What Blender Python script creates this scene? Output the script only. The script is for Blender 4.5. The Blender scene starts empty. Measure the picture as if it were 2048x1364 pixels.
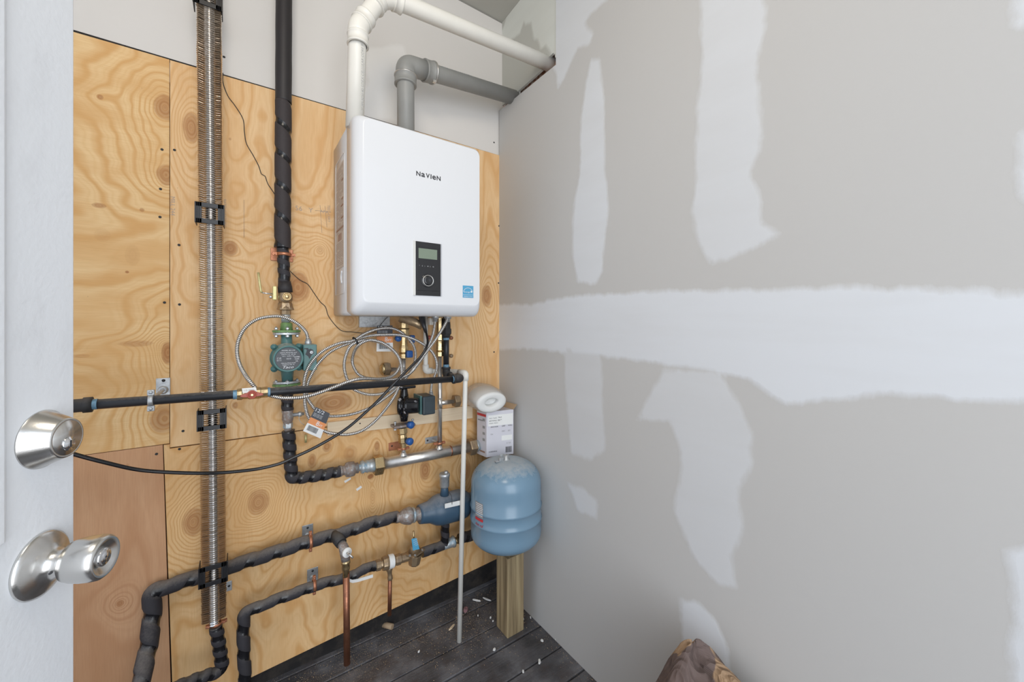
import bpy, bmesh, math, random
import numpy as np
from mathutils import Vector, Matrix, noise as mnoise

random.seed(7)
C = bpy.context.scene.collection
sc = bpy.context.scene

# ------------------------------------------------------------------ camera
# room axes: plywood wall is the plane Y=0, drywall wall the plane X=0, floor Z=0; room is X<0, Y<0
CX, CY, CZ = -1.149, -1.723, 1.386
FOC, U0, V0 = 775.0, 1024.0, 648.0
S1, C1 = 0.57735, 0.81650
cam_d = bpy.data.cameras.new('camera')
cam = bpy.data.objects.new('camera', cam_d); C.objects.link(cam)
cam.location = (CX, CY, CZ)
cam.rotation_euler = (math.pi/2, 0, -math.atan2(S1, C1))
cam_d.sensor_width = 36.0
cam_d.lens = FOC/2048*36.0
cam_d.shift_y = -(682-V0)/2048
cam_d.clip_start = 0.02
sc.camera = cam

# ------------------------------------------------------------------ light
sc.view_settings.view_transform = 'Standard'
sc.view_settings.look = 'None'
sc.view_settings.gamma = 1
sc.view_settings.exposure = 0.05
sc.view_settings.use_curve_mapping = False
w = bpy.data.worlds.new('daylight'); sc.world = w; w.use_nodes = True
nt = w.node_tree; nt.nodes.clear()
o_ = nt.nodes.new('ShaderNodeOutputWorld'); b_ = nt.nodes.new('ShaderNodeBackground')
tc_ = nt.nodes.new('ShaderNodeTexCoord'); sx_ = nt.nodes.new('ShaderNodeSeparateXYZ'); rp_ = nt.nodes.new('ShaderNodeValToRGB')
nt.links.new(tc_.outputs['Generated'], sx_.inputs[0])
ma_ = nt.nodes.new('ShaderNodeMath'); ma_.operation = 'MULTIPLY_ADD'; ma_.inputs[1].default_value = .5; ma_.inputs[2].default_value = .5
nt.links.new(sx_.outputs['Z'], ma_.inputs[0]); nt.links.new(ma_.outputs[0], rp_.inputs[0])
rp_.color_ramp.elements[0].position = .40; rp_.color_ramp.elements[0].color = (.68, .68, .70, 1)
rp_.color_ramp.elements[1].position = .56; rp_.color_ramp.elements[1].color = (.80, .88, 1.0, 1)
nt.links.new(rp_.outputs[0], b_.inputs[0]); b_.inputs[1].default_value = 1.12
nt.links.new(b_.outputs[0], o_.inputs[0])

def area(name, loc, target, size, power, col, size_y=None):
    d = bpy.data.lights.new(name, 'AREA'); d.energy = power; d.color = col; d.size = size
    if size_y: d.shape = 'RECTANGLE'; d.size_y = size_y
    o = bpy.data.objects.new(name, d); C.objects.link(o); o.location = loc
    o.rotation_euler = (Vector(target)-Vector(loc)).to_track_quat('-Z', 'Y').to_euler()
    return o
area('doorway_daylight', (-1.25, -3.4, 1.45), (-.55, 0, 1.1), 1.7, 46, (.90, .95, 1.0), 2.6)
area('ceiling_bulb_glow', (-1.25, -1.6, 2.85), (-.7, -.5, 1.5), .5, 9, (1.0, .90, .76))

# ------------------------------------------------------------------ helpers
def P(px, py, Y=0.0):
    """the point of the plane Y=const (parallel to the plywood wall) seen at a photo pixel"""
    u = (px-U0)/FOC; dX = u*C1+S1; dY = -S1*u+C1; s = (Y-CY)/dY
    return Vector((CX+s*dX, Y, CZ+(V0-py)/FOC*s))
def R(px, py, X=0.0):
    u = (px-U0)/FOC; dX = u*C1+S1; dY = -S1*u+C1; s = (X-CX)/dX
    return Vector((X, CY+s*dY, CZ+(V0-py)/FOC*s))
def F(px, py, z=0.0):
    s = (CZ-z)*FOC/(py-V0); u = (px-U0)/FOC
    return Vector((CX+s*(u*C1+S1), CY+s*(-S1*u+C1), z))
def mpp(px, Y, vert=True):
    u = (px-U0)/FOC; s = (Y-CY)/(-S1*u+C1)
    return s/FOC/(math.sqrt(1+u*u) if vert else 1.0)

def frame(d):
    d = d.normalized(); a = Vector((0, 0, 1)) if abs(d.z) < .9 else Vector((0, -1, 0))
    x = a.cross(d).normalized(); y = d.cross(x).normalized()
    return x, y

class MB:
    def __init__(s): s.v = []; s.f = []; s.uv = []; s.sm = []
    def face(s, idx, uv=None, smooth=False):
        s.f.append(tuple(idx)); s.uv.append(uv); s.sm.append(smooth)
    def rings(s, rings, closed=True, cap=True, smooth=True, vs=None):
        """rings: list of equal-length point lists; joined side by side"""
        n = len(rings[0]); b = len(s.v)
        for r in rings: s.v.extend([tuple(p) for p in r])
        m = n if closed else n-1
        for i in range(len(rings)-1):
            v0 = vs[i] if vs else i; v1 = vs[i+1] if vs else i+1
            for j in range(m):
                k = (j+1) % n
                s.face((b+i*n+j, b+i*n+k, b+(i+1)*n+k, b+(i+1)*n+j),
                       ((j/n, v0), ((j+1)/n, v0), ((j+1)/n, v1), (j/n, v1)), smooth)
        if cap and closed:
            for i, rev in ((0, True), (len(rings)-1, False)):
                idx = [b+i*n+j for j in range(n)]
                if rev: idx.reverse()
                s.face(idx, None, False)
        return s
    def lathe(s, o, d, prof, n=24, smooth=True, cap=True, rot=0.0):
        """prof: (distance along d, radius)"""
        o = Vector(o); d = Vector(d).normalized(); x, y = frame(d); rs = []
        for t, r in prof:
            r = max(r, 1e-5)
            rs.append([o+d*t+(x*math.cos(a+rot)+y*math.sin(a+rot))*r for a in [2*math.pi*j/n for j in range(n)]])
        return s.rings(rs, True, cap, smooth, [t for t, r in prof])
    def tube(s, pts, r, n=14, cap=True, rf=None, v0=0.0):
        pts = [Vector(p) for p in pts]; N = len(pts)
        tg = []
        for i in range(N):
            a = pts[max(0, i-1)]; b = pts[min(N-1, i+1)]
            t = (b-a)
            if t.length < 1e-9: t = tg[-1] if tg else Vector((0, 0, 1))
            tg.append(t.normalized())
        x, y = frame(tg[0]); rs = []; vs = []; L = v0
        for i in range(N):
            if i:
                L += (pts[i]-pts[i-1]).length
                q = tg[i-1].rotation_difference(tg[i]); x = q @ x; y = q @ y
                x = (x - tg[i]*x.dot(tg[i])).normalized(); y = tg[i].cross(x)
            rr = r[i] if hasattr(r, '__len__') else r
            ring = []
            for j in range(n):
                a = 2*math.pi*j/n; q_ = rr*(rf(L, j/n) if rf else 1)
                ring.append(pts[i]+(x*math.cos(a)+y*math.sin(a))*q_)
            rs.append(ring); vs.append(L)
        return s.rings(rs, True, cap, True, vs)
    def box(s, c, size, M=None):
        c = Vector(c); h = Vector(size)/2; b = len(s.v)
        for dx, dy, dz in ((-1,-1,-1),(1,-1,-1),(1,1,-1),(-1,1,-1),(-1,-1,1),(1,-1,1),(1,1,1),(-1,1,1)):
            p = Vector((dx*h.x, dy*h.y, dz*h.z))
            if M is not None: p = M @ p
            s.v.append(tuple(c+p))
        for q in ((0,3,2,1),(4,5,6,7),(0,1,5,4),(1,2,6,5),(2,3,7,6),(3,0,4,7)):
            s.face([b+k for k in q])
        return s
    def bb(s, x0, x1, y0, y1, z0, z1):
        return s.box(((x0+x1)/2, (y0+y1)/2, (z0+z1)/2), (abs(x1-x0), abs(y1-y0), abs(z1-z0)))
    def prism(s, poly, off):
        """poly: 3D points in order; extruded by the vector off"""
        off = Vector(off); b = len(s.v); n = len(poly)
        s.v.extend([tuple(Vector(p)) for p in poly]); s.v.extend([tuple(Vector(p)+off) for p in poly])
        s.face([b+i for i in range(n)]); s.face([b+n+i for i in reversed(range(n))])
        for i in range(n):
            k = (i+1) % n; s.face((b+i, b+n+i, b+n+k, b+k))
        return s
    def sphere(s, c, r, n=16, sz=1.0):
        prof = [(-r*sz*math.cos(math.pi*i/10), r*math.sin(math.pi*i/10)) for i in range(11)]
        return s.lathe(c, (0, 0, 1), prof, n)
    def build(s, name, mat, parent=None, loc=None, bevel=0, seg=2, fixn=True):
        root = root_loc(parent) if parent else Vector(loc if loc is not None else (0, 0, 0))
        me = bpy.data.meshes.new(name)
        me.from_pydata([(p[0]-root.x, p[1]-root.y, p[2]-root.z) for p in s.v], [], s.f)
        uvl = me.uv_layers.new(name='UVMap')
        arr = np.zeros((len(me.loops), 2), dtype=np.float32); k = 0
        for f, u in zip(s.f, s.uv):
            if u:
                for q in u: arr[k] = q; k += 1
            else: k += len(f)
        uvl.data.foreach_set('uv', arr.ravel())
        me.polygons.foreach_set('use_smooth', s.sm)
        if fixn:
            bm = bmesh.new(); bm.from_mesh(me); bmesh.ops.recalc_face_normals(bm, faces=bm.faces); bm.to_mesh(me); bm.free()
        me.update()
        me.materials.append(mat)
        o = bpy.data.objects.new(name, me); C.objects.link(o)
        if parent: o.parent = parent
        else: o.location = root
        if bevel:
            m = o.modifiers.new('bevel', 'BEVEL'); m.width = bevel; m.segments = seg; m.limit_method = 'ANGLE'; m.angle_limit = math.radians(40)
        return o

def root_loc(o):
    while o.parent: o = o.parent
    return Vector(o.location)
def tag(o, label=None, cat=None, group=None, kind=None):
    if label: o['label'] = label
    if cat: o['category'] = cat
    if group: o['group'] = group
    if kind: o['kind'] = kind
    return o
def thing(name, label, cat, loc, group=None):
    o = bpy.data.objects.new(name, None); C.objects.link(o); o.location = loc
    o.empty_display_size = .02
    return tag(o, label, cat, group)

def crom(pts, step=.01, closed=False):
    pts = [Vector(p) for p in pts]; out = []
    n = len(pts)
    for i in range(n-1):
        p0 = pts[max(0, i-1)]; p1 = pts[i]; p2 = pts[i+1]; p3 = pts[min(n-1, i+2)]
        k = max(2, int((p2-p1).length/step))
        for j in range(k):
            t = j/k
            out.append(.5*((2*p1)+(p2-p0)*t+(2*p0-5*p1+4*p2-p3)*t*t+(3*p1-p0-3*p2+p3)*t**3))
    out.append(pts[-1]); return out
def resample(pts, step):
    out = [pts[0]]; acc = 0
    for a, b in zip(pts, pts[1:]):
        L = (b-a).length; 
        if L < 1e-9: continue
        t = step-acc
        while t <= L:
            out.append(a+(b-a)*(t/L)); t += step
        acc = (acc+L) % step
    out.append(pts[-1]); return out
def fillet(pts, rad, seg=8):
    pts = [Vector(p) for p in pts]; out = [pts[0]]
    for i in range(1, len(pts)-1):
        a, b, c = pts[i-1], pts[i], pts[i+1]
        r = rad[i-1] if hasattr(rad, '__len__') else rad
        d1 = (a-b); d2 = (c-b); r = min(r, d1.length*.45, d2.length*.45)
        p1 = b+d1.normalized()*r; p2 = b+d2.normalized()*r
        for j in range(seg+1):
            t = j/seg; out.append((1-t)**2*p1+2*t*(1-t)*b+t*t*p2)
    out.append(pts[-1]); return out

def pxl(mb, pts, Y=-.075, n=20, smooth=True, vert=True, cap=True, rot=0.0):
    """a turned body: pts = (px, py, width in px[, Y]) along one straight axis"""
    cs = [P(p[0], p[1], p[3] if len(p) > 3 else Y) for p in pts]
    rs = [p[2]/2*mpp(p[0], p[3] if len(p) > 3 else Y, vert) for p in pts]
    d = (cs[-1]-cs[0]); L = d.length; d.normalize()
    prof = [((c-cs[0]).dot(d), r) for c, r in zip(cs, rs)]
    mb.lathe(cs[0], d, prof, n, smooth, cap, rot)
    return mb
def hexa(mb, a, b, r): 
    d = Vector(b)-Vector(a); L = d.length
    mb.lathe(a, d, [(0, r*.93), (L*.12, r), (L*.88, r), (L, r*.93)], 6, False); return mb

def text(body, parent, mat, o, right, up, height, name='lettering', ext=.0003, width=None, align='LEFT', shear=0, bold=0.0):
    cu = bpy.data.curves.new(name, 'FONT'); cu.body = body; cu.size = 1; cu.extrude = 0; cu.align_x = align; cu.shear = shear; cu.offset = bold; cu.resolution_u = 3
    t = bpy.data.objects.new(name, cu); C.objects.link(t)
    me = bpy.data.meshes.new_from_object(t); bpy.data.objects.remove(t); bpy.data.curves.remove(cu)
    n = len(me.vertices); co = np.zeros(n*3, dtype=np.float32); me.vertices.foreach_get('co', co); co = co.reshape(-1, 3)
    h = max(co[:, 1].max(), .3); k = height/.70
    kx = k if not width else width/(co[:, 0].max()-co[:, 0].min())
    if width: co[:, 0] -= co[:, 0].min()
    right = Vector(right).normalized(); up = Vector(up).normalized(); nr = right.cross(up)
    root = root_loc(parent); o = Vector(o)-root+nr*ext
    out = np.outer(co[:, 0]*kx, np.array(right))+np.outer(co[:, 1]*k, np.array(up))+np.array(o)
    me.vertices.foreach_set('co', out.astype(np.float32).ravel()); me.update()
    me.materials.clear(); me.materials.append(mat); me.name = name
    ob = bpy.data.objects.new(name, me); C.objects.link(ob); ob.parent = parent
    return ob

# ------------------------------------------------------------------ materials
class N:
    def __init__(s, name):
        s.m = bpy.data.materials.new(name); s.m.use_nodes = True; s.t = s.m.node_tree; s.t.nodes.clear()
        s.out = s.t.nodes.new('ShaderNodeOutputMaterial'); s.b = s.t.nodes.new('ShaderNodeBsdfPrincipled')
        s.t.links.new(s.b.outputs[0], s.out.inputs[0])
    def set(s, k, v):
        i = s.b.inputs[k]
        if hasattr(v, 'is_output') or hasattr(v, 'links'): s.t.links.new(v, i)
        else:
            i.default_value = (*v, 1) if (isinstance(v, tuple) and len(v) == 3 and i.type == 'RGBA') else v
    def inp(s, node, k, v):
        i = node.inputs[k]
        if hasattr(v, 'links'): s.t.links.new(v, i)
        elif v is not None: i.default_value = (*v, 1) if (isinstance(v, tuple) and len(v) == 3 and i.type == 'RGBA') else v
    def math(s, op, a, b=None, c=None, clamp=False):
        n = s.t.nodes.new('ShaderNodeMath'); n.operation = op; n.use_clamp = clamp
        s.inp(n, 0, a)
        if b is not None: s.inp(n, 1, b)
        if c is not None: s.inp(n, 2, c)
        return n.outputs[0]
    def vmath(s, op, a, b=None):
        n = s.t.nodes.new('ShaderNodeVectorMath'); n.operation = op
        s.inp(n, 0, a)
        if b is not None: s.inp(n, 1, b)
        return n.outputs[1] if op in ('LENGTH', 'DISTANCE', 'DOT_PRODUCT') else n.outputs[0]
    def coord(s, k='Object'): return s.t.nodes.new('ShaderNodeTexCoord').outputs[k]
    def sep(s, v): n = s.t.nodes.new('ShaderNodeSeparateXYZ'); s.inp(n, 0, v); return n.outputs
    def comb(s, x, y, z):
        n = s.t.nodes.new('ShaderNodeCombineXYZ'); s.inp(n, 0, x); s.inp(n, 1, y); s.inp(n, 2, z); return n.outputs[0]
    def noise(s, v, scale, detail=2, rough=.5, color=False, dist=0):
        n = s.t.nodes.new('ShaderNodeTexNoise'); s.inp(n, 'Vector', v); n.inputs['Scale'].default_value = scale
        n.inputs['Detail'].default_value = detail; n.inputs['Roughness'].default_value = rough; n.inputs['Distortion'].default_value = dist
        return n.outputs[1 if color else 0]
    def ramp(s, v, stops):
        n = s.t.nodes.new('ShaderNodeValToRGB'); s.inp(n, 0, v); e = n.color_ramp.elements
        while len(e) < len(stops): e.new(.5)
        for q, (p, c) in zip(e, stops): q.position = p; q.color = (*c, 1) if not isinstance(c, float) else (c, c, c, 1)
        return n.outputs[0]
    def mix(s, f, a, b, mode='MIX'):
        n = s.t.nodes.new('ShaderNodeMix'); n.data_type = 'RGBA'; n.blend_type = mode
        s.inp(n, 0, f)
        for k, v in ((6, a), (7, b)):
            if hasattr(v, 'links'): s.t.links.new(v, n.inputs[k])
            else: n.inputs[k].default_value = (*v, 1)
        return n.outputs[2]
    def bump(s, h, dist=.001, strength=1.0):
        n = s.t.nodes.new('ShaderNodeBump'); n.inputs['Strength'].default_value = strength; n.inputs['Distance'].default_value = dist
        s.inp(n, 'Height', h); s.t.links.new(n.outputs[0], s.b.inputs['Normal'])

def simple(name, col, rough=.5, metal=0.0, var=0.0, vs=20, bump=0.0, coat=0.0, bs=None):
    n = N(name); n.set('Roughness', rough); n.set('Metallic', metal)
    co = n.coord()
    if var:
        q = n.noise(co, vs, 4, .6)
        n.set('Base Color', n.mix(n.ramp(q, [(.35, 0.0), (.65, 1.0)]), tuple(c*(1-var) for c in col), tuple(min(1, c*(1+var)) for c in col)))
        n.set('Roughness', n.math('MULTIPLY_ADD', q, .25, rough-.1))
    else: n.set('Base Color', col)
    if bump: n.bump(n.noise(co, bs or vs*4, 3), bump)
    if coat: n.set('Coat Weight', coat); n.set('Coat Roughness', .1)
    return n.m

def blotched(name, c1, c2, lo, hi, scale, rough=.4, metal=0.0, r2=None, m2=None, bump=.0006):
    n = N(name); co = n.coord(); q = n.ramp(n.noise(co, scale, 5, .65), [(lo, 0.0), (hi, 1.0)])
    n.set('Base Color', n.mix(q, c1, c2))
    n.set('Roughness', n.math('MULTIPLY_ADD', q, (r2 if r2 is not None else rough)-rough, rough))
    n.set('Metallic', n.math('MULTIPLY_ADD', q, (m2 if m2 is not None else metal)-metal, metal))
    n.bump(q, bump); return n.m

def dusty(name, col, rough, metal, dust=(.30, .28, .26), lo=.35, hi=.9, amt=.75, scale=60):
    """settled dust on upward faces"""
    n = N(name); g = n.t.nodes.new('ShaderNodeNewGeometry'); nz = n.sep(g.outputs['Normal'])[2]
    q = n.noise(n.coord(), scale, 6, .7)
    f = n.ramp(n.math('ADD', nz, n.math('MULTIPLY_ADD', q, .9, -.45)), [(lo, 0.0), (hi, 1.0)])
    f = n.math('MULTIPLY', f, amt)
    n.set('Base Color', n.mix(f, col, dust)); n.set('Roughness', n.math('MULTIPLY_ADD', f, .9-rough, rough)); n.set('Metallic', n.math('MULTIPLY', n.math('SUBTRACT', 1.0, f), metal))
    return n.m

def wrap_mat(name, pitch, width, dust=0.0, foam=(.024, .022, .026)):
    n = N(name); uv = n.sep(n.coord('UV'))
    ph = n.math('FRACT', n.math('ADD', n.math('DIVIDE', uv[1], pitch), uv[0]))
    q = n.noise(n.coord(), 90, 4, .6)
    tape = n.math('LESS_THAN', ph, width)
    col = n.mix(tape, n.mix(q, foam, tuple(c*1.3 for c in foam)), (.007, .007, .009))
    ro = n.math('MULTIPLY_ADD', tape, -.50, .72)
    if dust:
        g = n.t.nodes.new('ShaderNodeNewGeometry'); nz = n.sep(g.outputs['Normal'])[2]
        f = n.ramp(n.math('ADD', nz, n.math('MULTIPLY_ADD', n.noise(n.coord(), 140, 6, .8), .9, -.45)), [(.25, 0.0), (1.0, 1.0)])
        f = n.math('MULTIPLY', f, dust); col = n.mix(f, col, (.20, .18, .165)); ro = n.math('MULTIPLY_ADD', f, .5, ro)
    n.set('Base Color', col); n.set('Roughness', ro)
    n.bump(n.noise(n.coord(), 130, 3), .0006)
    return n.m

def plywood(name, off, axis, knots, light=(.76, .52, .28), mid=(.60, .34, .14), seed=0.0, K=14.0, blot=.5, streak=.28):
    """knots: (X, Z, radius x, radius z, ring strength, darkness)"""
    n = N(name); v = n.vmath('ADD', n.coord(), tuple(off)); x, y, z = n.sep(v)
    a, b = (x, z) if axis == 'Z' else (z, x)       # a across the grain, b along it
    wob = n.noise(n.comb(n.math('MULTIPLY', a, 4.0), seed+3.1, n.math('MULTIPLY', b, 2.0)), 1.0, 3, .5)
    big = n.noise(n.comb(n.math('MULTIPLY', a, 3.6), seed, n.math('MULTIPLY', b, .38)), 1.0, 1.5, .45)
    h = n.math('ADD', n.math('MULTIPLY', big, K), n.math('MULTIPLY', wob, 1.5))
    dark = None
    jit = n.noise(v, 28, 3, .6); jit2 = n.noise(v, 7, 2, .5)
    for (kx, kz, rx, rz, st, dk) in knots:
        dx = n.math('DIVIDE', n.math('SUBTRACT', x, kx), rx); dz = n.math('DIVIDE', n.math('SUBTRACT', z, kz), rz)
        r2 = n.math('ADD', n.math('MULTIPLY', dx, dx), n.math('MULTIPLY', dz, dz))
        r = n.math('POWER', n.math('ADD', r2, .02), .5)
        if st:
            # grain lines bend round the knot: influence reaches about five radii
            rj = n.math('MULTIPLY', r, n.math('MULTIPLY_ADD', jit2, .7, .65))
            h = n.math('MULTIPLY_ADD', n.math('EXPONENT', n.math('MULTIPLY', rj, -.42)), st*1.7, h)
        d = n.math('MULTIPLY', n.math('SUBTRACT', 1.0, n.math('ADD', r, n.math('MULTIPLY_ADD', jit, .5, -.25))), 3.5, clamp=True)
        d = n.math('MULTIPLY', d, dk)
        ringn = n.math('MULTIPLY_ADD', n.math('SINE', n.math('MULTIPLY', r, 16.0)), .12, .88)
        d = n.math('MULTIPLY', d, ringn)
        edge = n.math('MULTIPLY', n.math('SUBTRACT', 1.0, n.math('ABSOLUTE', n.math('MULTIPLY_ADD', n.math('ADD', r, n.math('MULTIPLY_ADD', jit, .3, -.15)), 6.0, -5.8)), clamp=True), dk*.5)
        d = n.math('MAXIMUM', d, 0.0); d = n.math('ADD', d, edge, clamp=True)
        dark = d if dark is None else n.math('MAXIMUM', dark, d)
    s = n.math('SINE', n.math('MULTIPLY', h, 9.0))
    s = n.math('MULTIPLY_ADD', s, .5, .5); s = n.math('POWER', s, 3.0)
    s2 = n.math('POWER', n.math('MULTIPLY_ADD', n.math('SINE', n.math('MULTIPLY', h, 31.0)), .5, .5), 2.0)
    fine = n.noise(n.comb(n.math('MULTIPLY', a, 420.0), seed, n.math('MULTIPLY', b, 14.0)), 1.0, 2, .6)
    bl = n.ramp(n.noise(n.comb(n.math('MULTIPLY', a, 9.0), seed+9, n.math('MULTIPLY', b, 3.0)), 1.0, 3, .55), [(.42, 0.0), (.62, 1.0)])
    col = n.mix(n.math('MULTIPLY', s, streak+.42), light, mid)
    col = n.mix(n.math('MULTIPLY', s2, .16), col, mid)
    col = n.mix(n.math('MULTIPLY', bl, blot), col, tuple(.35*c+.65*m for c, m in zip(light, mid)))
    col = n.mix(n.math('MULTIPLY', n.ramp(fine, [(.4, 0.0), (.62, 1.0)]), .16), col, tuple(.8*m for m in mid))
    if dark is not None: col = n.mix(n.math('MULTIPLY', dark, .95), col, (.37, .155, .055))
    speck = n.ramp(n.noise(v, 75, 2, .5), [(.76, 0.0), (.80, 1.0)])
    col = n.mix(n.math('MULTIPLY', speck, .5), col, (.16, .08, .04))
    n.set('Base Color', col); n.set('Roughness', .68); n.set('Specular IOR Level', .3)
    n.bump(n.math('ADD', fine, s), .0004); return n.m

M = {}
M['white_pvc'] = simple('white_pvc', (.80, .78, .72), .35, 0, .03, 6, .0002)
M['grey_pp'] = simple('grey_plastic', (.275, .275, .262), .42, 0, .06, 8, .0002)
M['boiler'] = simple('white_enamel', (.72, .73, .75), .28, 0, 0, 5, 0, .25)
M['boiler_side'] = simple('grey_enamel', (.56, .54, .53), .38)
M['brown_ink'] = simple('brown_ink', (.33, .20, .14), .8)
M['line_ink'] = simple('faint_ink', (.42, .33, .27), .8)
M['label_tan'] = simple('label_film', (.52, .46, .41), .5)
M['gloss_black'] = simple('gloss_black', (.010, .011, .014), .10, 0, 0, 5, 0, .5)
M['black'] = simple('black_plastic', (.013, .013, .015), .35)
M['black_rubber'] = simple('black_cord', (.006, .006, .008), .28, 0, .2, 40)
M['iron'] = dusty('black_iron', (.022, .023, .027), .38, .25, (.17, .16, .15), .45, 1.1, .7, 120)
M['iron_cast'] = dusty('cast_iron', (.030, .029, .030), .6, .2, (.12, .11, .10), .3, 1.1, .7, 90)
M['sealant'] = simple('blue_sealant', (.14, .27, .38), .5, 0, .35, 90)
M['brass'] = blotched('brass', (.56, .42, .23), (.38, .28, .15), .45, .7, 50, .25, .95, .5, .8, .0001)
M['brass_dark'] = blotched('weathered_brass', (.42, .31, .19), (.26, .19, .13), .4, .65, 45, .38, .8, .55, .6, .0002)
M['brass_yellow'] = simple('yellow_brass', (.60, .55, .27), .4, .45, .15, 60)
M['rust'] = blotched('rusty_steel', (.28, .22, .19), (.42, .42, .42), .45, .62, 60, .6, .45, .5, .6, .0006)
M['galv'] = blotched('galvanised_steel', (.55, .57, .58), (.42, .44, .46), .4, .65, 90, .38, .75, .5, .7, .0001)
M['galv_blue'] = blotched('smeared_fitting', (.46, .49, .50), (.25, .37, .46), .5, .62, 45, .4, .6, .5, .1, .0004)
M['steel'] = simple('brushed_steel', (.66, .64, .61), .32, .9, .06, 60, .0001)
M['steel_satin'] = simple('satin_steel', (.66, .65, .63), .24, 1.0, 0, 20, .00005, 0, 900)
M['chrome'] = simple('chrome', (.75, .76, .78), .12, 1.0)
M['copper'] = blotched('copper', (.38, .165, .095), (.25, .105, .06), .42, .65, 30, .32, .9, .5, .7, .0001)
M['copper_bright'] = blotched('bright_copper', (.52, .23, .13), (.40, .16, .09), .42, .65, 60, .38, .75, .5, .6, .0001)
M['pump_green'] = dusty('pump_teal_paint', (.075, .175, .17), .35, 0, (.42, .41, .36), .7, 1.2, .7, 60)
M['flange_green'] = simple('flange_green_paint', (.14, .25, .09), .45, 0, .25, 70)
M['nameplate'] = simple('nameplate_black', (.035, .038, .045), .35)
M['ink_white'] = simple('white_ink', (.75, .76, .78), .5)
M['ink_black'] = simple('black_ink', (.03, .03, .035), .5)
M['ink_grey'] = simple('grey_ink', (.30, .30, .30), .7)
M['ink_red'] = simple('red_ink', (.55, .04, .05), .5)
M['tank_blue'] = dusty('tank_blue_paint', (.175, .285, .385), .22, 0, (.43, .46, .48), .66, 1.0, .85, 38)
M['sep_blue'] = dusty('separator_blue_paint', (.042, .085, .135), .38, 0, (.24, .25, .27), .45, 1.2, .75, 60)
M['blue_handle'] = simple('blue_plastic', (.02, .10, .33), .3)
M['red_handle'] = simple('red_paint', (.40, .085, .055), .4)
M['paper_white'] = simple('white_label_paper', (.78, .78, .76), .6)
M['paper_orange'] = simple('orange_label', (.72, .27, .09), .5)
M['paper_dark'] = simple('dark_label', (.045, .05, .062), .4)
M['card_lilac'] = simple('printed_carton', (.62, .61, .66), .45)
M['card_brown'] = simple('raw_carton', (.42, .30, .19), .7)
M['tape_roll'] = simple('tape_roll_paper', (.74, .74, .72), .6)
M['star_blue'] = simple('sticker_blue', (.08, .34, .55), .4)
M['lcd'] = simple('lcd_glass', (.20, .25, .19), .18)
M['silver'] = simple('silver_trim', (.85, .84, .80), .25, .7)
M['grey_trim'] = simple('grey_trim', (.45, .46, .49), .4)
n = N('spiral_aluminium'); uv_ = n.sep(n.coord('UV')); sp_ = n.math('MULTIPLY_ADD', n.math('SINE', n.math('MULTIPLY', n.math('ADD', n.math('DIVIDE', uv_[1], .0058), uv_[0]), 6.2832)), .5, .5)
n.set('Base Color', n.ramp(sp_, [(.12, (.16, .15, .14)), (.5, (.78, .76, .73))])); n.set('Roughness', .3); n.set('Metallic', .9); M['mc'] = n.m  # dark stripes paint groove shade and seam dirt into the spiral's colour
M['fin'] = simple('aluminium_fin', (.76, .69, .61), .20, .95)
M['collar'] = simple('aluminium_collar', (.72, .72, .72), .2, 1.0)
M['tar'] = blotched('tar_coated_iron', (.008, .008, .010), (.42, .41, .43), .60, .63, 26, .12, 0, .3, 0, .001)
M['pump2_box'] = simple('dark_teal_paint', (.030, .045, .055), .4, 0, .15, 20)
M['door'] = None
M['plastic_clear'] = None
M['pt_wood'] = None

# clear film
n = N('clear_film'); n.set('Base Color', (.85, .85, .85)); n.set('Roughness', .25); n.set('Transmission Weight', .55); n.set('Alpha', .45)
M['plastic_clear'] = n.m
# painted steel door, scuffed
n = N('painted_door'); co = n.coord()
sm = n.ramp(n.noise(n.vmath('MULTIPLY', co, (1, 1, .45)), 14, 5, .65), [(.56, 0.0), (.82, 1.0)])
n.set('Base Color', n.mix(n.math('MULTIPLY', sm, .35), (.80, .82, .85), (.50, .50, .52))); n.set('Roughness', .5)
n.bump(n.noise(co, 160, 2), .0003)
M['door'] = n.m
# treated post
n = N('treated_lumber'); co = n.coord(); x, y, z = n.sep(co)
g = n.noise(n.comb(n.math('MULTIPLY', x, 60.0), n.math('MULTIPLY', y, 60.0), n.math('MULTIPLY', z, 2.2)), 1.0, 4, .6)
n.set('Base Color', n.ramp(g, [(.3, (.15, .11, .06)), (.5, (.30, .225, .125)), (.7, (.42, .33, .19))])); n.set('Roughness', .75); n.bump(g, .001)
M['pt_wood'] = n.m
n = N('pine_batten'); co = n.coord(); x, y, z = n.sep(co)
g = n.noise(n.comb(n.math('MULTIPLY', x, 2.0), seed_ := 0.0, n.math('MULTIPLY', z, 90.0)), 1.0, 3, .6)
n.set('Base Color', n.ramp(g, [(.3, (.72, .56, .38)), (.7, (.82, .69, .50))])); n.set('Roughness', .65)
M['batten'] = n.m
# deck floor: boards along X, seams at given Y
SEAMS = [.03, -.08, -.225, -.345, -.485, -.62, -.76, -.9, -1.04, -1.18, -1.32, -1.46, -1.6, -1.74, -1.88, -2.02]
n = N('stained_deck_boards'); co = n.coord(); x, y, z = n.sep(co)
g = n.noise(n.comb(n.math('MULTIPLY', x, 5.0), n.math('MULTIPLY', y, 90.0), 0.0), 1.0, 4, .65)
b1 = n.noise(co, 5.5, 5, .6); b2 = n.noise(n.vmath('ADD', co, (5.3, 1.1, 0.0)), 9, 5, .7)
col = n.ramp(b1, [(.34, (.045, .044, .048)), (.5, (.095, .094, .104)), (.66, (.20, .20, .215))])
col = n.mix(n.math('MULTIPLY', n.ramp(b2, [(.5, 0.0), (.68, 1.0)]), .55), col, (.060, .036, .026))
col = n.mix(n.math('MULTIPLY', n.ramp(g, [(.45, 0.0), (.7, 1.0)]), .35), col, (.13, .125, .13))
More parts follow.
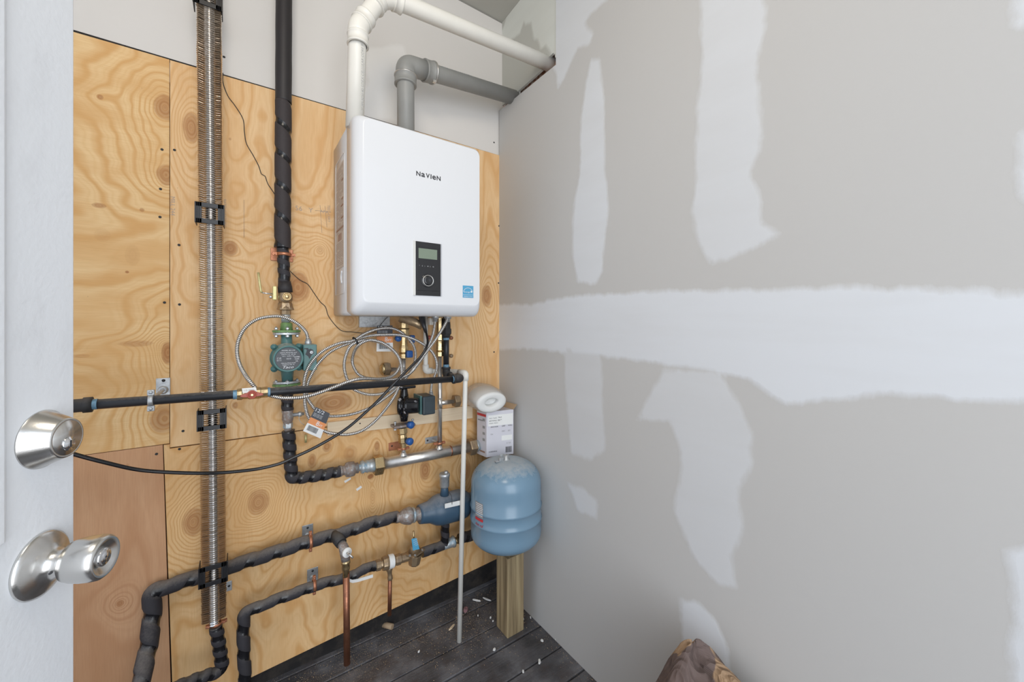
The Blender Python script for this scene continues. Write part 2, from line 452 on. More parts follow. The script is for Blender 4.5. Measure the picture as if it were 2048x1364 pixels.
gr = n.noise(co, 240, 3, .7); zone = n.ramp(n.noise(n.vmath('ADD', co, (1.7, 0.3, 0.0)), 3.6, 3, .6), [(.45, 0.0), (.62, 1.0)])
near = n.ramp(n.math('ADD', n.math('MULTIPLY', y, 3.0), 1.0), [(.0, .15), (.9, 1.0)])
grit = n.math('MULTIPLY', n.math('MULTIPLY', n.ramp(gr, [(.56, 0.0), (.64, 1.0)]), n.math('ADD', zone, .18)), near)
col = n.mix(grit, col, (.36, .29, .22))
dustw = n.math('MULTIPLY', n.ramp(n.noise(n.vmath('ADD', co, (9.7, 3.3, 0.0)), 4.5, 6, .75), [(.60, 0.0), (.74, 1.0)]), .38)
col = n.mix(dustw, col, (.32, .31, .30))
n.set('Base Color', col); n.set('Roughness', n.math('MULTIPLY_ADD', b1, .5, .35)); n.bump(n.math('ADD', g, n.math('MULTIPLY', gr, .6)), .002)
M['deck'] = n.m
M['dark_wood_and_gap'] = blotched('rim_joist_and_gap_shade', (.014, .012, .012), (.05, .04, .032), .45, .7, 14, .85, 0, .9, 0, .002)
M['stud'] = blotched('old_stud', (.30, .13, .07), (.55, .44, .36), .45, .6, 40, .8, 0, .8, 0, .001)

def drywall(name, paper, mud, attr=True, fine=.012):
    n = N(name); co = n.coord(); 
    pn = n.noise(co, 3, 3, .6); fib = n.noise(n.vmath('MULTIPLY', co, (60, 60, 500)), 1.0, 2, .6)
    col = n.mix(n.math('MULTIPLY', fib, .10), paper, tuple(c*.82 for c in paper))
    col = n.mix(n.math('MULTIPLY', pn, .12), col, tuple(c*1.15 for c in paper))
    spk = n.ramp(n.noise(n.vmath('MULTIPLY', co, (1, 1, 1.6)), 26, 3, .7), [(.755, 0.0), (.79, 1.0)])
    col = n.mix(n.math('MULTIPLY', spk, .22), col, tuple(c*.55 for c in paper))
    if attr:
        a = n.t.nodes.new('ShaderNodeAttribute'); a.attribute_name = 'mud'; sd = a.outputs['Fac']
        n1 = n.noise(n.vmath('MULTIPLY', co, (1, 1, .5)), 30, 5, .65); n2 = n.noise(co, 7, 3, .6)
        d = n.math('ADD', sd, n.math('ADD', n.math('MULTIPLY_ADD', n1, fine*2, -fine), n.math('MULTIPLY_ADD', n2, fine*2.4, -fine*1.2)))
        e = n.ramp(n.math('MULTIPLY_ADD', d, 60.0, .5), [(.0, 0.0), (1.0, 1.0)])
        a2 = n.t.nodes.new('ShaderNodeAttribute'); a2.attribute_name = 'body'
        f = n.math('MULTIPLY', e, a2.outputs['Fac'])
        f = n.math('MULTIPLY', f, n.math('MULTIPLY_ADD', n.noise(n.vmath('MULTIPLY', co, (1, .5, 3)), 4, 3, .6), .5, .72), clamp=True)
        col = n.mix(f, col, mud)
        n.bump(f, .0008)
    n.set('Base Color', col); n.set('Roughness', .75); n.set('Specular IOR Level', .25)
    return n.m
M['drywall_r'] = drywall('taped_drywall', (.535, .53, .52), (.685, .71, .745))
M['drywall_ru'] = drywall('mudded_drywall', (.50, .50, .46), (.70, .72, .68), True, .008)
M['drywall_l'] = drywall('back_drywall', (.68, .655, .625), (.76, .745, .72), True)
M['drywall_c'] = drywall('ceiling_drywall', (.45, .44, .40), (.6, .6, .58), False)

def poly_sd(pts, poly):
    """signed distance (inside > 0) of numpy points to a polygon"""
    poly = np.array(poly); n = len(poly); d = np.full(len(pts), 1e9); ins = np.zeros(len(pts), bool)
    for i in range(n):
        a = poly[i]; b = poly[(i+1) % n]; e = b-a; wv = pts-a
        t = np.clip((wv@e)/max(e@e, 1e-12), 0, 1); q = wv-np.outer(t, e); d = np.minimum(d, np.hypot(q[:, 0], q[:, 1]))
        c = ((a[1] > pts[:, 1]) != (b[1] > pts[:, 1])) & (pts[:, 0] < (b[0]-a[0])*(pts[:, 1]-a[1])/((b[1]-a[1]) if abs(b[1]-a[1]) > 1e-12 else 1e-12)+a[0])
        ins ^= c
    return np.where(ins, d, -d)

def wall_grid(name, mat, fn, a0, a1, z0, z1, step, keep, thick, polys):
    """a wall face as a grid with two attributes that say where joint compound was spread; fn(a,z)->3D"""
    A = np.arange(a0, a1+1e-6, step); Zs = np.arange(z0, z1+1e-6, step)
    na, nz = len(A), len(Zs); aa, zz = np.meshgrid(A, Zs, indexing='ij'); pts = np.stack([aa.ravel(), zz.ravel()], 1)
    sd = np.full(len(pts), -1.0); body = np.ones(len(pts))
    for poly, b in polys:
        q = poly_sd(pts, poly); body = np.where(q > sd, b, body); sd = np.maximum(sd, q)
    verts = [fn(p[0], p[1]) for p in pts]; faces = []
    for i in range(na-1):
        for j in range(nz-1):
            if keep((A[i]+A[i+1])/2, (Zs[j]+Zs[j+1])/2):
                faces.append((i*nz+j, (i+1)*nz+j, (i+1)*nz+j+1, i*nz+j+1))
    me = bpy.data.meshes.new(name); me.from_pydata(verts, [], faces)
    for nm, arr in (('mud', sd), ('body', body)):
        at = me.attributes.new(nm, 'FLOAT', 'POINT'); at.data.foreach_set('value', arr.astype(np.float32))
    bm = bmesh.new(); bm.from_mesh(me); bmesh.ops.delete(bm, geom=[v for v in bm.verts if not v.link_faces], context='VERTS')
    bm.to_mesh(me); bm.free()
    me.materials.append(mat); o = bpy.data.objects.new(name, me); C.objects.link(o)
    m = o.modifiers.new('thickness', 'SOLIDIFY'); m.thickness = thick; m.offset = -1
    return tag(o, kind='structure')

# ------------------------------------------------------------------ setting
ZC = 3.007; SHELF = 2.525
def rp(l): return [(-2.95, b) if a == 9999 else (lambda q: (q.y, q.z))(R(a, b)) for a, b in l]
def lp(l): return [(lambda q: (q.x, q.z))(P(a, b)) for a, b in l]
mudR = [
 (rp([(995,610),(1060,609),(1150,592),(1300,584),(1500,581),(1700,576),(1900,583),(2090,590),(9999,1.44),(9999,1.22),(2090,802),(2000,800),(1900,797),(1750,790),(1660,798),(1580,806),(1540,785),(1500,752),(1440,745),(1350,730),(1210,712),(1100,700),(1050,697),(995,700)]), 1.0),
 (rp([(1188,122),(1204,122),(1212,200),(1215,350),(1222,420),(1215,480),(1208,545),(1195,566),(1160,566),(1150,510),(1150,440),(1166,330),(1165,250),(1176,170)]), .85),
 (rp([(1416,-160),(1530,-160),(1532,20),(1535,60),(1518,150),(1526,300),(1508,350),(1527,400),(1520,450),(1565,472),(1500,500),(1425,532),(1402,490),(1390,430),(1396,350),(1400,200),(1412,100),(1405,40)]), .72),
 (rp([(1135,695),(1205,705),(1208,760),(1212,850),(1216,900),(1185,920),(1148,905),(1138,800)]), .55),
 (rp([(1140,965),(1170,975),(1200,1000),(1197,1035),(1160,1020)]), .6),
 (rp([(1300,800),(1335,742),(1440,742),(1478,800),(1512,870),(1505,935),(1480,975),(1490,1060),(1465,1110),(1478,1170),(1440,1165),(1390,1110),(1370,1060),(1352,1020),(1362,970),(1366,900),(1345,840),(1280,838)]), .62),
 (rp([(1368,1195),(1398,1200),(1435,1235),(1458,1290),(1466,1340),(1470,1500),(1375,1500),(1370,1290)]), .95),
 (rp([(2018,1100),(2200,1050),(2200,1700),(2010,1700),(2022,1250)]), .9),
 (rp([(2036,270),(2100,250),(2100,420),(2040,395)]), .8),
 (rp([(2030,0),(2100,-40),(2100,60),(2036,60)]), .8),
 (rp([(1110,-160),(1280,-160),(1222,0),(1188,28),(1174,50),(1192,70),(1186,90),(1160,98),(1146,130),(1133,160),(1121,178),(1118,150),(1108,130)]), .78),
]
wall_grid('wall_right', M['drywall_r'], lambda a, z: (0.0, a, z), -3.0, 0.0, 0.0, 3.015, .015,
          lambda a, z: not (a > -.455 and z > SHELF-.004), .014, mudR)
ru = lambda l: [(lambda q: (q.y, q.z))(R(a, b, .022)) for a, b in l]
mudU = [(ru([(1005,70),(1012,52),(1050,-60),(1135,-60),(1135,150),(1122,135),(1112,112),(1100,95),(1090,105),(1084,82),(1076,84),(1070,50),(1058,52),(1054,45),(1046,70),(1022,86),(1010,90)]), .85)]
wall_grid('wall_right_upper', M['drywall_ru'], lambda a, z: (.003+.019*min(1, max(0, (a+.455)/.455)), a, z), -.457, .01, 2.56, 3.015, .0093,
          lambda a, z: not ((a+.40)**2/2 + (z-2.56)**2 < .030**2), .012, mudU)
mudL = [(lp([(735,95),(810,85),(822,150),(800,190),(806,240),(700,235),(738,160)]), .9)]
wall_grid('wall_left', M['drywall_l'], lambda a, z: (a, .008, z), -3.0, .03, 2.20, 3.01, .02, lambda a, z: True, .012, mudL)
MB().bb(-3.0, .10, -3.0, .10, ZC, ZC+.03).build('ceiling', M['drywall_c'])
tag(bpy.data.objects['ceiling'], kind='structure')
fl = MB()
for a, b in zip(SEAMS, SEAMS[1:]):
    dz = random.uniform(-.002, .001)
    fl.bb(-3.0, .004, b+.0035, a-.0035, -.03, dz)
fl.bb(-3.0, .06, .033, .09, -.03, -.001)
tag(fl.build('floor', M['deck'], bevel=.0025), kind='structure')
m = MB().bb(-3.0, .06, -3.0, .1, -.05, -.031).build('floor_underside', M['dark_wood_and_gap']); tag(m, kind='structure')
m = MB().bb(-3.0, .12, .055, .075, -.03, 2.3).build('wall_back_framing', M['dark_wood_and_gap']); tag(m, kind='structure')
# opening behind the right-hand board
m = MB(); m.bb(.075, .09, -.6, .1, 2.2, 3.0); m.bb(.028, .07, -.60, .004, 2.49, 2.58)
tag(m.build('wall_right_framing', M['stud']), kind='structure')
m = MB(); m.prism([(-.012+.012, -.003, 1.0)]*0 or [(.001, -.0005, 0), (.001, .03, 0), (.02, .03, 0), (.02, -.0005, 0)], (0, 0, .12))
tag(m.build('trim_1', M['dark_wood_and_gap']), kind='structure')
tag(MB().prism([(-3.0, .0055, 2.250), (0, .0055, 2.28), (0, .0055, 2.287), (-1.3, .0055, 2.279), (-1.9, .0055, 2.279), (-3.0, .0055, 2.272)], (0, .002, 0)).build('gap_shade_top', M['dark_wood_and_gap']), kind='structure')  # dark strip standing in for shade in the gap above the plywood
# black strip painting gap shade along the foot of the right wall
tag(MB().bb(-.006, .0, -3.0, 0, -.002, .012).build('gap_shade_foot', M['dark_wood_and_gap']), kind='structure')

# plywood sheets
def sheet(name, poly, off, label, mat):
    mb = MB(); mb.prism([(a, 0, z) for a, z in poly], (0, .012, 0))
    o = mb.build(name, mat, loc=off); return tag(o, label, 'plywood', 'plywood sheets on the wall')
def K(px, py, wx, wz, st, dk):
    q = P(px, py); return (q.x, q.z, wx*mpp(px, 0)*.5, wz*mpp(px, 0, False)*.5, st, dk)
off = (-1.9, 0, 1.0)
kn = [K(330,215,44,50,5,.8), K(332,350,38,40,4,.8), K(336,705,26,42,6,.95), K(330,838,60,56,4,.75), K(200,194,14,10,.6,.8),
      K(198,411,30,10,.0,.75), K(284,420,10,7,0,.7), K(272,687,70,12,1.0,.5), K(160,712,40,8,.6,.3), K(254,544,8,5,0,1.0), K(265,510,30,40,0,.18), K(205,470,34,26,0,.15)]
sheet('plywood_sheet', [(-3.0, .986), (-1.3368, .986), (-1.3368, 2.272), (-3.0, 2.255)], off,
      'pale plywood sheet with sideways grain, upper left behind the open door', plywood('pine_face_sideways', off, 'X', kn, (.80, .56, .29), (.62, .32, .10), 2.0, 7, .75))
off = (-.67, 0, 1.6)
kn = [K(382,255,34,58,5,.75), K(461,497,30,30,4,.85), K(596,575,46,60,7,.85), K(973,592,22,44,4,.8), K(668,805,72,42,6,.75), K(460,278,6,6,0,.5),
      K(470,811,12,14,1,.7), K(700,640,30,24,2,.3), K(640,500,16,16,3,.2), K(925,870,30,26,3,.5)]
sheet('plywood_sheet', [(-1.335, .972), (-.002, .962), (-.002, 2.284), (-1.335, 2.271)], off,
      'tall plywood sheet with upright grain and large knots, behind the white boiler', plywood('pine_face_upright', off, 'Z', kn, (.81, .56, .31), (.65, .35, .13), 5.0, 11, .5))
off = (-.67, 0, .2)
kn = [K(517,1004,42,50,8,.7), K(386,1044,44,54,7,.75), K(654,893,18,22,1.5,.75), K(624,922,18,28,1.5,.75), K(701,906,28,30,1,.4), K(754,892,11,20,1,.8),
      K(741,953,12,10,2,1.2), K(850,940,22,40,5,.85), K(930,940,24,44,5,.8), K(745,995,12,30,4,.25), K(800,1230,60,50,5,.2)]
sheet('plywood_sheet', [(-1.3265, .07), (-.004, .143), (-.002, .959), (-1.3358, .968), (-1.3358, .983), (-1.351, .983)], off,
      'honey coloured plywood sheet with round knots, behind the lower insulated pipes', plywood('pine_face_lower', off, 'Z', kn, (.79, .52, .26), (.61, .31, .10), 11.0, 10, .5))
off = (-1.9, 0, .2)
kn = [K(240,1207,16,13,3,.7), K(255,930,8,6,0,.4)]
sheet('plywood_sheet', [(-3.0, .07), (-1.331, .07), (-1.3535, .984), (-3.0, .984)], off,
      'reddish brown plywood sheet at the lower left beside the door knobs', plywood('reddish_face', off, 'Z', kn, (.62, .36, .20), (.47, .23, .11), 17.0, 5, .5, .1))

# batten strip
q0 = P(652, 848, -.012); b_l = P(655, 847, -.012); b_r = P(949, 811, -.012)
mb = MB(); zt0, zb0 = P(656, 845, -.012).z, P(656, 871, -.012).z
zt1, zb1 = P(945, 811, -.012).z, P(945, 836, -.012).z
mb.prism([(b_l.x, -.014, zb0), (P(945, 830, -.012).x, -.014, zb1), (P(945, 830, -.012).x, -.014, zt1), (b_l.x, -.014, zt0)], (0, .0135, 0))
tag(mb.build('wood_batten', M['batten'], loc=b_l, bevel=.001), 'pale pine batten strip fixed level behind the black pump', 'batten')

# screws
def screw(p, nrm, label, grp, r=.0042):
    mb = MB(); mb.lathe(Vector(p)+Vector(nrm)*.0002, nrm, [(-.004, r*.9), (0, r), (.0012, r*.9), (.0012, r*.45), (.0003, r*.3)], 12)
    return tag(mb.build('screw', M['iron_cast'], loc=p), label, 'screw', grp)
for (px, py), od in zip(((324,299),(321,378),(320,434),(329,605)), ('topmost', 'second from the top', 'third from the top', 'lowest')):
    screw(P(px, py), (0, -1, 0), 'dark screw head in the right edge of the sideways-grained sheet, '+od, 'screws down the sideways-grained sheet')
for (px, py), od in zip(((349,300),(358,490),(359,609),(366,862),(359,898)), ('topmost', 'second from the top', 'third from the top', 'just above the level seam', 'just below the level seam')):
    screw(P(px, py), (0, -1, 0), 'dark screw head left of the finned tube, '+od, 'screws left of the finned tube')
for (px, py), od in zip(((988,704),(989,781),(998,452),(997,566)), ('second lowest', 'lowest', 'highest', 'level with the control dial')):
    screw(P(px, py), (0, -1, 0), 'dark screw head between boiler and corner at the sheet edge, '+od, 'screws near the corner')
screw(P(313, 908), (0, -1, 0), 'dark screw head at the top of the reddish plywood sheet', None)
screw(P(958.6, 847, -.014), (0, -1, 0), 'dark screw head in the right end of the pale batten', None) if False else None
screw(P(720, 847, -.0142), (0, -1, 0), 'dark screw head in the pale batten left of the black pump', None, .003)
screw(P(988, 285, .008), (0, -1, 0), 'dark screw head in the back drywall right of the boiler top', None)
screw(P(448, 114, .008), (0, -1, 0), 'dark screw head in the back drywall right of the finned tube', None)
for (px, py), od in zip(((1148,1283),(1172,1310)), ('left and higher one', 'right and lower one')):
    screw(R(px, py), (-1, 0, 0), 'dark screw head at the foot of the taped drywall, '+od, 'screws at the foot of the taped drywall', .0035)

# pencil and stamp marks on the plywood, built as thin ink
def ink(pts, Y=-.0004, wdt=.0012):
    mb = MB(); mb.tube([P(a, b, Y) for a, b in pts], wdt/2, 4); return mb
mk = bpy.data.objects['plywood_sheet.001']
def addtext(s, px, py, h, right=(1, 0, 0), up=(0, 0, 1), mat='line_ink', par=mk, **k):
    return text(s, par, M[mat], P(px, py, -.0002), right, up, h, 'pencil_note', **k)
addtext('56   Y', 590, 420, .018); addtext('APA', 640, 425, .012); addtext('RATED SHEATHING', 447, 398, .008, (0, 0, -1), (1, 0, 0))
addtext('TEST CERT', 655, 410, .010, (0, 0, -1), (1, 0, 0)); addtext('MILL 244', 341, 392, .012, (0, 0, -1), (1, 0, 0))
for pl in ([(488,400),(488,475)], [(640,410),(644,466)], [(650,412),(654,455)], [(630,421),(662,424)]):
    ink(pl).build('pencil_line', M['line_ink'], mk)
ink([(668,815),(664,790),(700,783)]) if False else None

# ------------------------------------------------------------------ boiler
BX0, BX1, BZ0, BZ1 = -.829, -.334, 1.418, 2.107
BYF = -.36
bo = thing('wall_boiler', 'large white wall-hung boiler with a black control panel, on the plywood wall', 'boiler', ((BX0+BX1)/2, -.01, BZ0))
def rr(x0, x1, z0, z1, rad, y, n=5):
    out = []
    for cx, cz, a0 in ((x1-rad, z1-rad, 0), (x0+rad, z1-rad, 90), (x0+rad, z0+rad, 180), (x1-rad, z0+rad, 270)):
        for i in range(n+1):
            a = math.radians(a0+90*i/n); out.append((cx+rad*math.cos(a), y, cz+rad*math.sin(a)))
    return out
mb = MB()
mb.rings([rr(BX0, BX1-.003, BZ0, BZ1-.003, .012, -.008), rr(BX0, BX1-.003, BZ0, BZ1-.003, .012, -.255)], cap=True, smooth=True)
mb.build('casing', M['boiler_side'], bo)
mb = MB(); rings = []
for y, k in ((-.25, 0), (-.315, 0), (-.330, .12), (-.342, .34), (-.351, .62), (-.357, .86), (BYF, 1.0)):
    rings.append(rr(BX0-.002+.030*k, BX1+.001-.014*k, BZ0-.002+.045*k, BZ1-.018*k, .022+.004*k, y))
mb.rings(rings, cap=True, smooth=True)
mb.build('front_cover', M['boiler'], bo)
# side embossing and label
mb = MB()
SY0, SY1 = -.05, -.205
def side(y, z, d=.0): return (BX0-.0006-d, y, z)
loop = [side(SY0, 1.50), side(SY1, 1.50), side(SY1, 2.02), side(SY0, 2.02), side(SY0, 1.50)]
mb.tube(fillet(loop, .02), .0013, 6); mb.build('embossed_rim', M['boiler'], bo)
lb = MB(); lb.bb(BX0-.0012, BX0, SY1+.012, SY0-.012, 1.60, 1.995); lb = lb.build('warning_label', M['label_tan'], bo)
li = MB()
z = 1.985
while z > 1.61:
    k = random.random()
    if 1.745 < z < 1.755 : li.bb(BX0-.0016, BX0-.001, SY1+.014, SY0-.014, z-.005, z)
    yy = SY0-.016
    while yy > SY1+.02:
        ln = random.uniform(.008, .035); e = max(yy-ln, SY1+.016)
        if random.random() < .86: li.bb(BX0-.0016, BX0-.001, e, yy, z-.0022, z)
        yy = e-.003
    z -= .0065 if not (1.70 < z < 1.74) else .04
li.build('fine_print', M['line_ink'], lb)
li = MB()
for zz in (1.93, 1.86, 1.835, 1.79): li.bb(BX0-.0018, BX0-.001, SY1+.016, SY1+.016+random.uniform(.02, .04), zz-.007, zz)
for k in range(4): li.bb(BX0-.0018, BX0-.001, -.10-k*.016-.010, -.10-k*.016, 1.705, 1.732)
li.bb(BX0-.0018, BX0-.001, SY1+.014, SY0-.014, 1.747, 1.753)
li.build('brown_heading', M['brown_ink'], lb)
mb = MB(); mb.tube([side(-.165+.012*math.sin(t*math.pi), 1.54+.045*t, .001) for t in [i/8 for i in range(9)]], .003, 6); mb.build('grip_dimple', M['boiler'], bo)
# brand lettering
YF = BYF-.0003
a = P(832.5, 345, YF); b = P(879, 352, YF); 
wd = b.x-a.x
hs = .0165
xs = a.x; zb_ = P(832.5, 346, YF).z-.0085
gl = [('N', .2), ('A', .17), ('V', .18), ('I', .05), ('E', .17), ('N', .2)]
tot = sum(g_[1] for g_ in gl)+.04*5; x_ = xs
for ch, wf in (('N', .19), ('a', .17), ('V', .18), ('I', .045), ('e', .17), ('N', .19)):
    cw = wd*wf/1.08
    hh = hs*1.0
    if ch in 'ae': text(ch, bo, M['ink_black'], (x_, YF, zb_), (1, 0, 0), (0, 0, 1), hh*1.26, 'lettering', width=cw, bold=.022)
    else: text(ch, bo, M['ink_black'], (x_, YF, zb_), (1, 0, 0), (0, 0, 1), hh, 'lettering', width=cw, bold=.022)
    x_ += cw+wd*.035
# control panel
pl, pr = P(827, 540, BYF), P(882.5, 540, BYF)
pt, pb = P(853, 485, BYF).z, P(853, 591.5, BYF).z
cp = MB().bb(pl.x+.006, pr.x-.004, BYF-.004, BYF+.002, pb, pt).build('control_panel', M['gloss_black'], bo, bevel=.001)
MB().bb(pl.x-.002, pl.x+.006, BYF-.005, BYF+.002, pb, pt).build('silver_trim', M['silver'], cp)
MB().bb(pr.x-.004, pr.x+.001, BYF-.003, BYF+.002, pb, pt).build('grey_trim', M['grey_trim'], cp)
MB().bb(pl.x+.011, pr.x-.008, BYF-.0055, BYF-.003, pb+.018, pt-.020).build('inner_panel', M['black'], cp, bevel=.0008)
s0, s1 = P(836, 510, BYF), P(873, 512, BYF)
MB().bb(s0.x, s1.x, BYF-.0062, BYF-.005, P(855, 518.5, BYF).z, P(855, 498.5, BYF).z).build('display_screen', M['lcd'], cp, bevel=.0004)
kc = P(855, 561.5, BYF)
MB().lathe((kc.x, BYF-.005, kc.z), (0, -1, 0), [(0, .0265), (.002, .026), (.0025, .022), (.001, .0205), (.001, .0185), (.006, .017), (.007, .012), (.0055, .006), (.0055, .002), (.005, 0)], 32).build('dial', M['gloss_black'], cp)
MB().lathe((kc.x, BYF-.0055, kc.z), (0, -1, 0), [(0, .0215), (.003, .0205), (.003, .0185), (0, .0182)], 32, cap=False).build('dial_ring', M['steel'], cp)
for i, s_ in enumerate(('*', '«', '|', 'M', '|', 'O')):
    q = P(838.5+i*5.4, 532+i*.5, BYF-.0058); text(s_ if s_ != '«' else 'C', cp, M['ink_white'], (q.x, q.y, q.z), (1, 0, 0), (0, 0, 1), .0035, 'button_mark')
# blue sticker
a, b = P(925.5, 584, YF), P(946.5, 584, YF); zt, zb2 = P(936, 571.5, YF).z, P(936, 595.5, YF).z
st = MB().bb(a.x, b.x, BYF-.0012, BYF+.001, zb2, zt).build('blue_sticker', M['star_blue'], bo)
wv = b.x-a.x; cxs = (a.x+b.x)/2; zz = zb2+(zt-zb2)*.42
mb = MB(); mb.tube([(cxs-wv*.44*math.cos(t), BYF-.0014, zz+wv*.40*math.sin(t)) for t in [math.pi*(.04+.80*i/14) for i in range(15)]], .0009, 6)
mb.build('arc_mark', M['ink_white'], st)
text('energy', st, M['ink_white'], (a.x+wv*.10, BYF-.0013, zz), (1, 0, 0), (0, .0, 1), .0060, width=wv*.60, shear=.4)
mb = MB(); c5 = Vector((a.x+wv*.82, BYF-.0013, zz+wv*.10)); pts5 = []
for i in range(10):
    r5 = wv*.14 if i % 2 == 0 else wv*.06; a5 = math.pi/2+i*math.pi/5; pts5.append(c5+Vector((r5*math.cos(a5), 0, r5*math.sin(a5))))
mb.prism(pts5, (0, -.0005, 0)); mb.build('star_mark', M['ink_white'], st)
MB().bb(a.x+wv*.02, b.x-wv*.02, BYF-.0016, BYF-.001, zb2+(zt-zb2)*.235, zb2+(zt-zb2)*.255).build('rule_line', M['ink_white'], st)
text('ENERGY STAR', st, M['ink_white'], (a.x+wv*.08, BYF-.0013, zb2+(zt-zb2)*.06), (1, 0, 0), (0, 0, 1), .0040, width=wv*.84)
# bottom connections
def stub(px, py0, py1, wpx, Y, mat, nm='port', par=bo, n=18, hexed=False):
    mb = MB(); pxl(mb, [(px, py0, wpx), (px, py1, wpx)], Y, 6 if hexed else n, not hexed); return mb.build(nm, M[mat], par)
mb = MB(); mb.bb(-.73, -.60, -.012, -.001, 1.372, 1.44)
for hx in (-.70, -.66, -.62): mb.lathe((hx, -.0125, 1.395), (0, -1, 0), [(0, .007), (.001, .006)], 8)
mb.build('mounting_bracket', M['galv'], bo, bevel=.004)
# top bracket tip seen above the cover
mb = MB(); q = P(893, 283, -.03); mb.bb(q.x-.028, q.x+.028, -.05, -.004, BZ1-.004, BZ1+.006); mb.bb(q.x-.006, q.x+.006, -.05, -.04, BZ1, BZ1+.022)
mb.build('hanging_bracket', M['brass_dark'], bo)

# ------------------------------------------------------------------ vent pipes
def vent(name, label, mat, pts, r, rad, collars, extra=None):
    t = thing(name, label, 'pipe', pts[0])
    path = fillet(pts, rad, 12)
    MB().tube(path, r, 28).build('pipe', mat, t)
    for a, d, L, r2 in collars:
        MB().lathe(a, d, [(-L/2, r*1.0), (-L/2, r2), (L/2, r2), (L/2, r*1.0)], 28, True, False).build('collar', mat, t)
    return t
Yw = -.31
w0 = P(716, 260, Yw); w0.z = BZ1-.01; w1 = P(718, 60, Yw); wz = 2.505
c_ = P(718, 60, Yw)
wtop = Vector((w0.x, Yw, 2.0))
# white pipe: up, 45 then 45 elbows, then level into the right wall
rW = .0302
A0 = Vector((w0.x, Yw+.05, BZ1-.02)); A1 = P(720, 108, Yw+.03); A1.x = w0.x+.002
A2 = P(745, 30, Yw); A3 = P(832, 38, Yw); A4 = Vector((.045, Yw-.06, A3.z+.035))
t = thing('white_vent_pipe', 'thick white plastic vent pipe bending from the boiler top to the right wall', 'pipe', A0)
B1 = Vector((w0.x, Yw+.02, 2.405)); B2 = Vector((w0.x+.105, Yw, A3.z+.006))
B1 = P(718, 92, Yw+.01); B1.x = w0.x; B1m = P(742, 20, Yw)
path = [A0, B1, P(740, 22, Yw), Vector((P(800, 20, Yw).x, Yw, A3.z+.006))]
corner1 = Vector((w0.x+.004, Yw, P(726, 60, Yw).z)); corner2 = Vector((P(765, 12, Yw).x, Yw, A4.z-.004))
base = [A0, Vector((w0.x, Yw, corner1.z)), corner2, A4]
MB().tube(fillet(base, [.05, .07], 12), rW, 32).build('pipe', M['white_pvc'], t)
# elbow fittings with sockets, wider than the pipe
def socket(par, a, b, r, rw, mat, rim=.004):
    d = (b-a); L = d.length
    MB().lathe(a, d, [(0, r), (0, rw+rim*.4), (.005, rw+rim*.4), (.006, rw), (L-.006, rw), (L-.005, rw+rim*.4), (L, rw+rim*.4), (L, r)], 32, True, False).build('elbow_socket', mat, par)
dv = Vector((0, 0, 1)); dd = (corner2-base[1]).normalized(); dh = Vector((1, 0, (A4-corner2).normalized().z)).normalized()
socket(t, base[1]-dv*.062, base[1]-dv*.024, rW, .0345, M['white_pvc'])
socket(t, base[1]+dd*.024, base[1]+dd*.058, rW, .0350, M['white_pvc'])
socket(t, corner2-dd*.064, corner2-dd*.034, rW, .0365, M['white_pvc'])
socket(t, corner2+dh*.040, corner2+dh*.072, rW, .0350, M['white_pvc'])
MB().tube(fillet([base[1]-dv*.03, base[1], base[1]+dd*.03], .028, 8), .0335, 28).build('elbow_body', M['white_pvc'], t)
MB().tube(fillet([corner2-dd*.04, corner2, corner2+dh*.045], .04, 8), .0338, 28).build('elbow_body', M['white_pvc'], t)
text('2" IPS SCH 40 COEX CELLULAR CORE PVC-DWV', t, M['ink_grey'], (w0.x+.012, Yw-rW+.001, 2.12), (0, 0, 1), (-1, 0, 0), .0085, width=.28)
# grey vent
rG = .0345
g0 = P(811, 262, -.17); g1z = 2.505
gx = P(812, 220, -.17).x
G = [Vector((gx, -.17, BZ1-.02)), Vector((gx, -.165, P(812, 128, -.17).z)), Vector((.045, -.105, 2.552))]
t = thing('grey_vent_pipe', 'grey plastic vent pipe rising from the boiler and turning to the right wall', 'pipe', G[0])
MB().tube(fillet(G, .045, 12), rG, 32).build('pipe', M['grey_pp'], t)
d1_ = (G[2]-G[1]).normalized()
MB().tube(fillet([G[1]-dv*.065, G[1], G[1]+d1_*.085], .04, 10), .0395, 30).build('elbow_body', M['grey_pp'], t)
socket(t, G[1]-dv*.085, G[1]-dv*.048, rG, .0435, M['grey_pp'], .003)
socket(t, G[1]+d1_*.085, G[1]+d1_*.125, rG, .0435, M['grey_pp'], .003)
def ringband(par, c, d, r, wd, name='clamp_ring', mat='steel', n=28):
    return MB().lathe(Vector(c)-Vector(d)*wd/2, d, [(0, r-.003), (0, r), (wd, r), (wd, r-.003)], n, True, False).build(name, M[mat], par)
ringband(t, G[1]-dv*.048, dv, .0462, .004, mat='steel'); ringband(t, G[1]+d1_*.128, d1_, .0465, .005, mat='steel')
c8 = G[1]+d1_*.128+Vector((0, -.015, -.045)); MB().box(c8, (.014, .01, .01)).build('clamp_screw', M['steel'], t)
text('PIPE 60 DWV ASTM', t, M['ink_grey'], G[1]+d1_*.16+Vector((0, -rG*.86, .016)), d1_, (0, .45, .9), .010, width=.16)
text('SCH 636 VENT', t, M['ink_grey'], G[1]+d1_*.42+Vector((0, -rG*.86, .016)), d1_, (0, .45, .9), .010, width=.12)

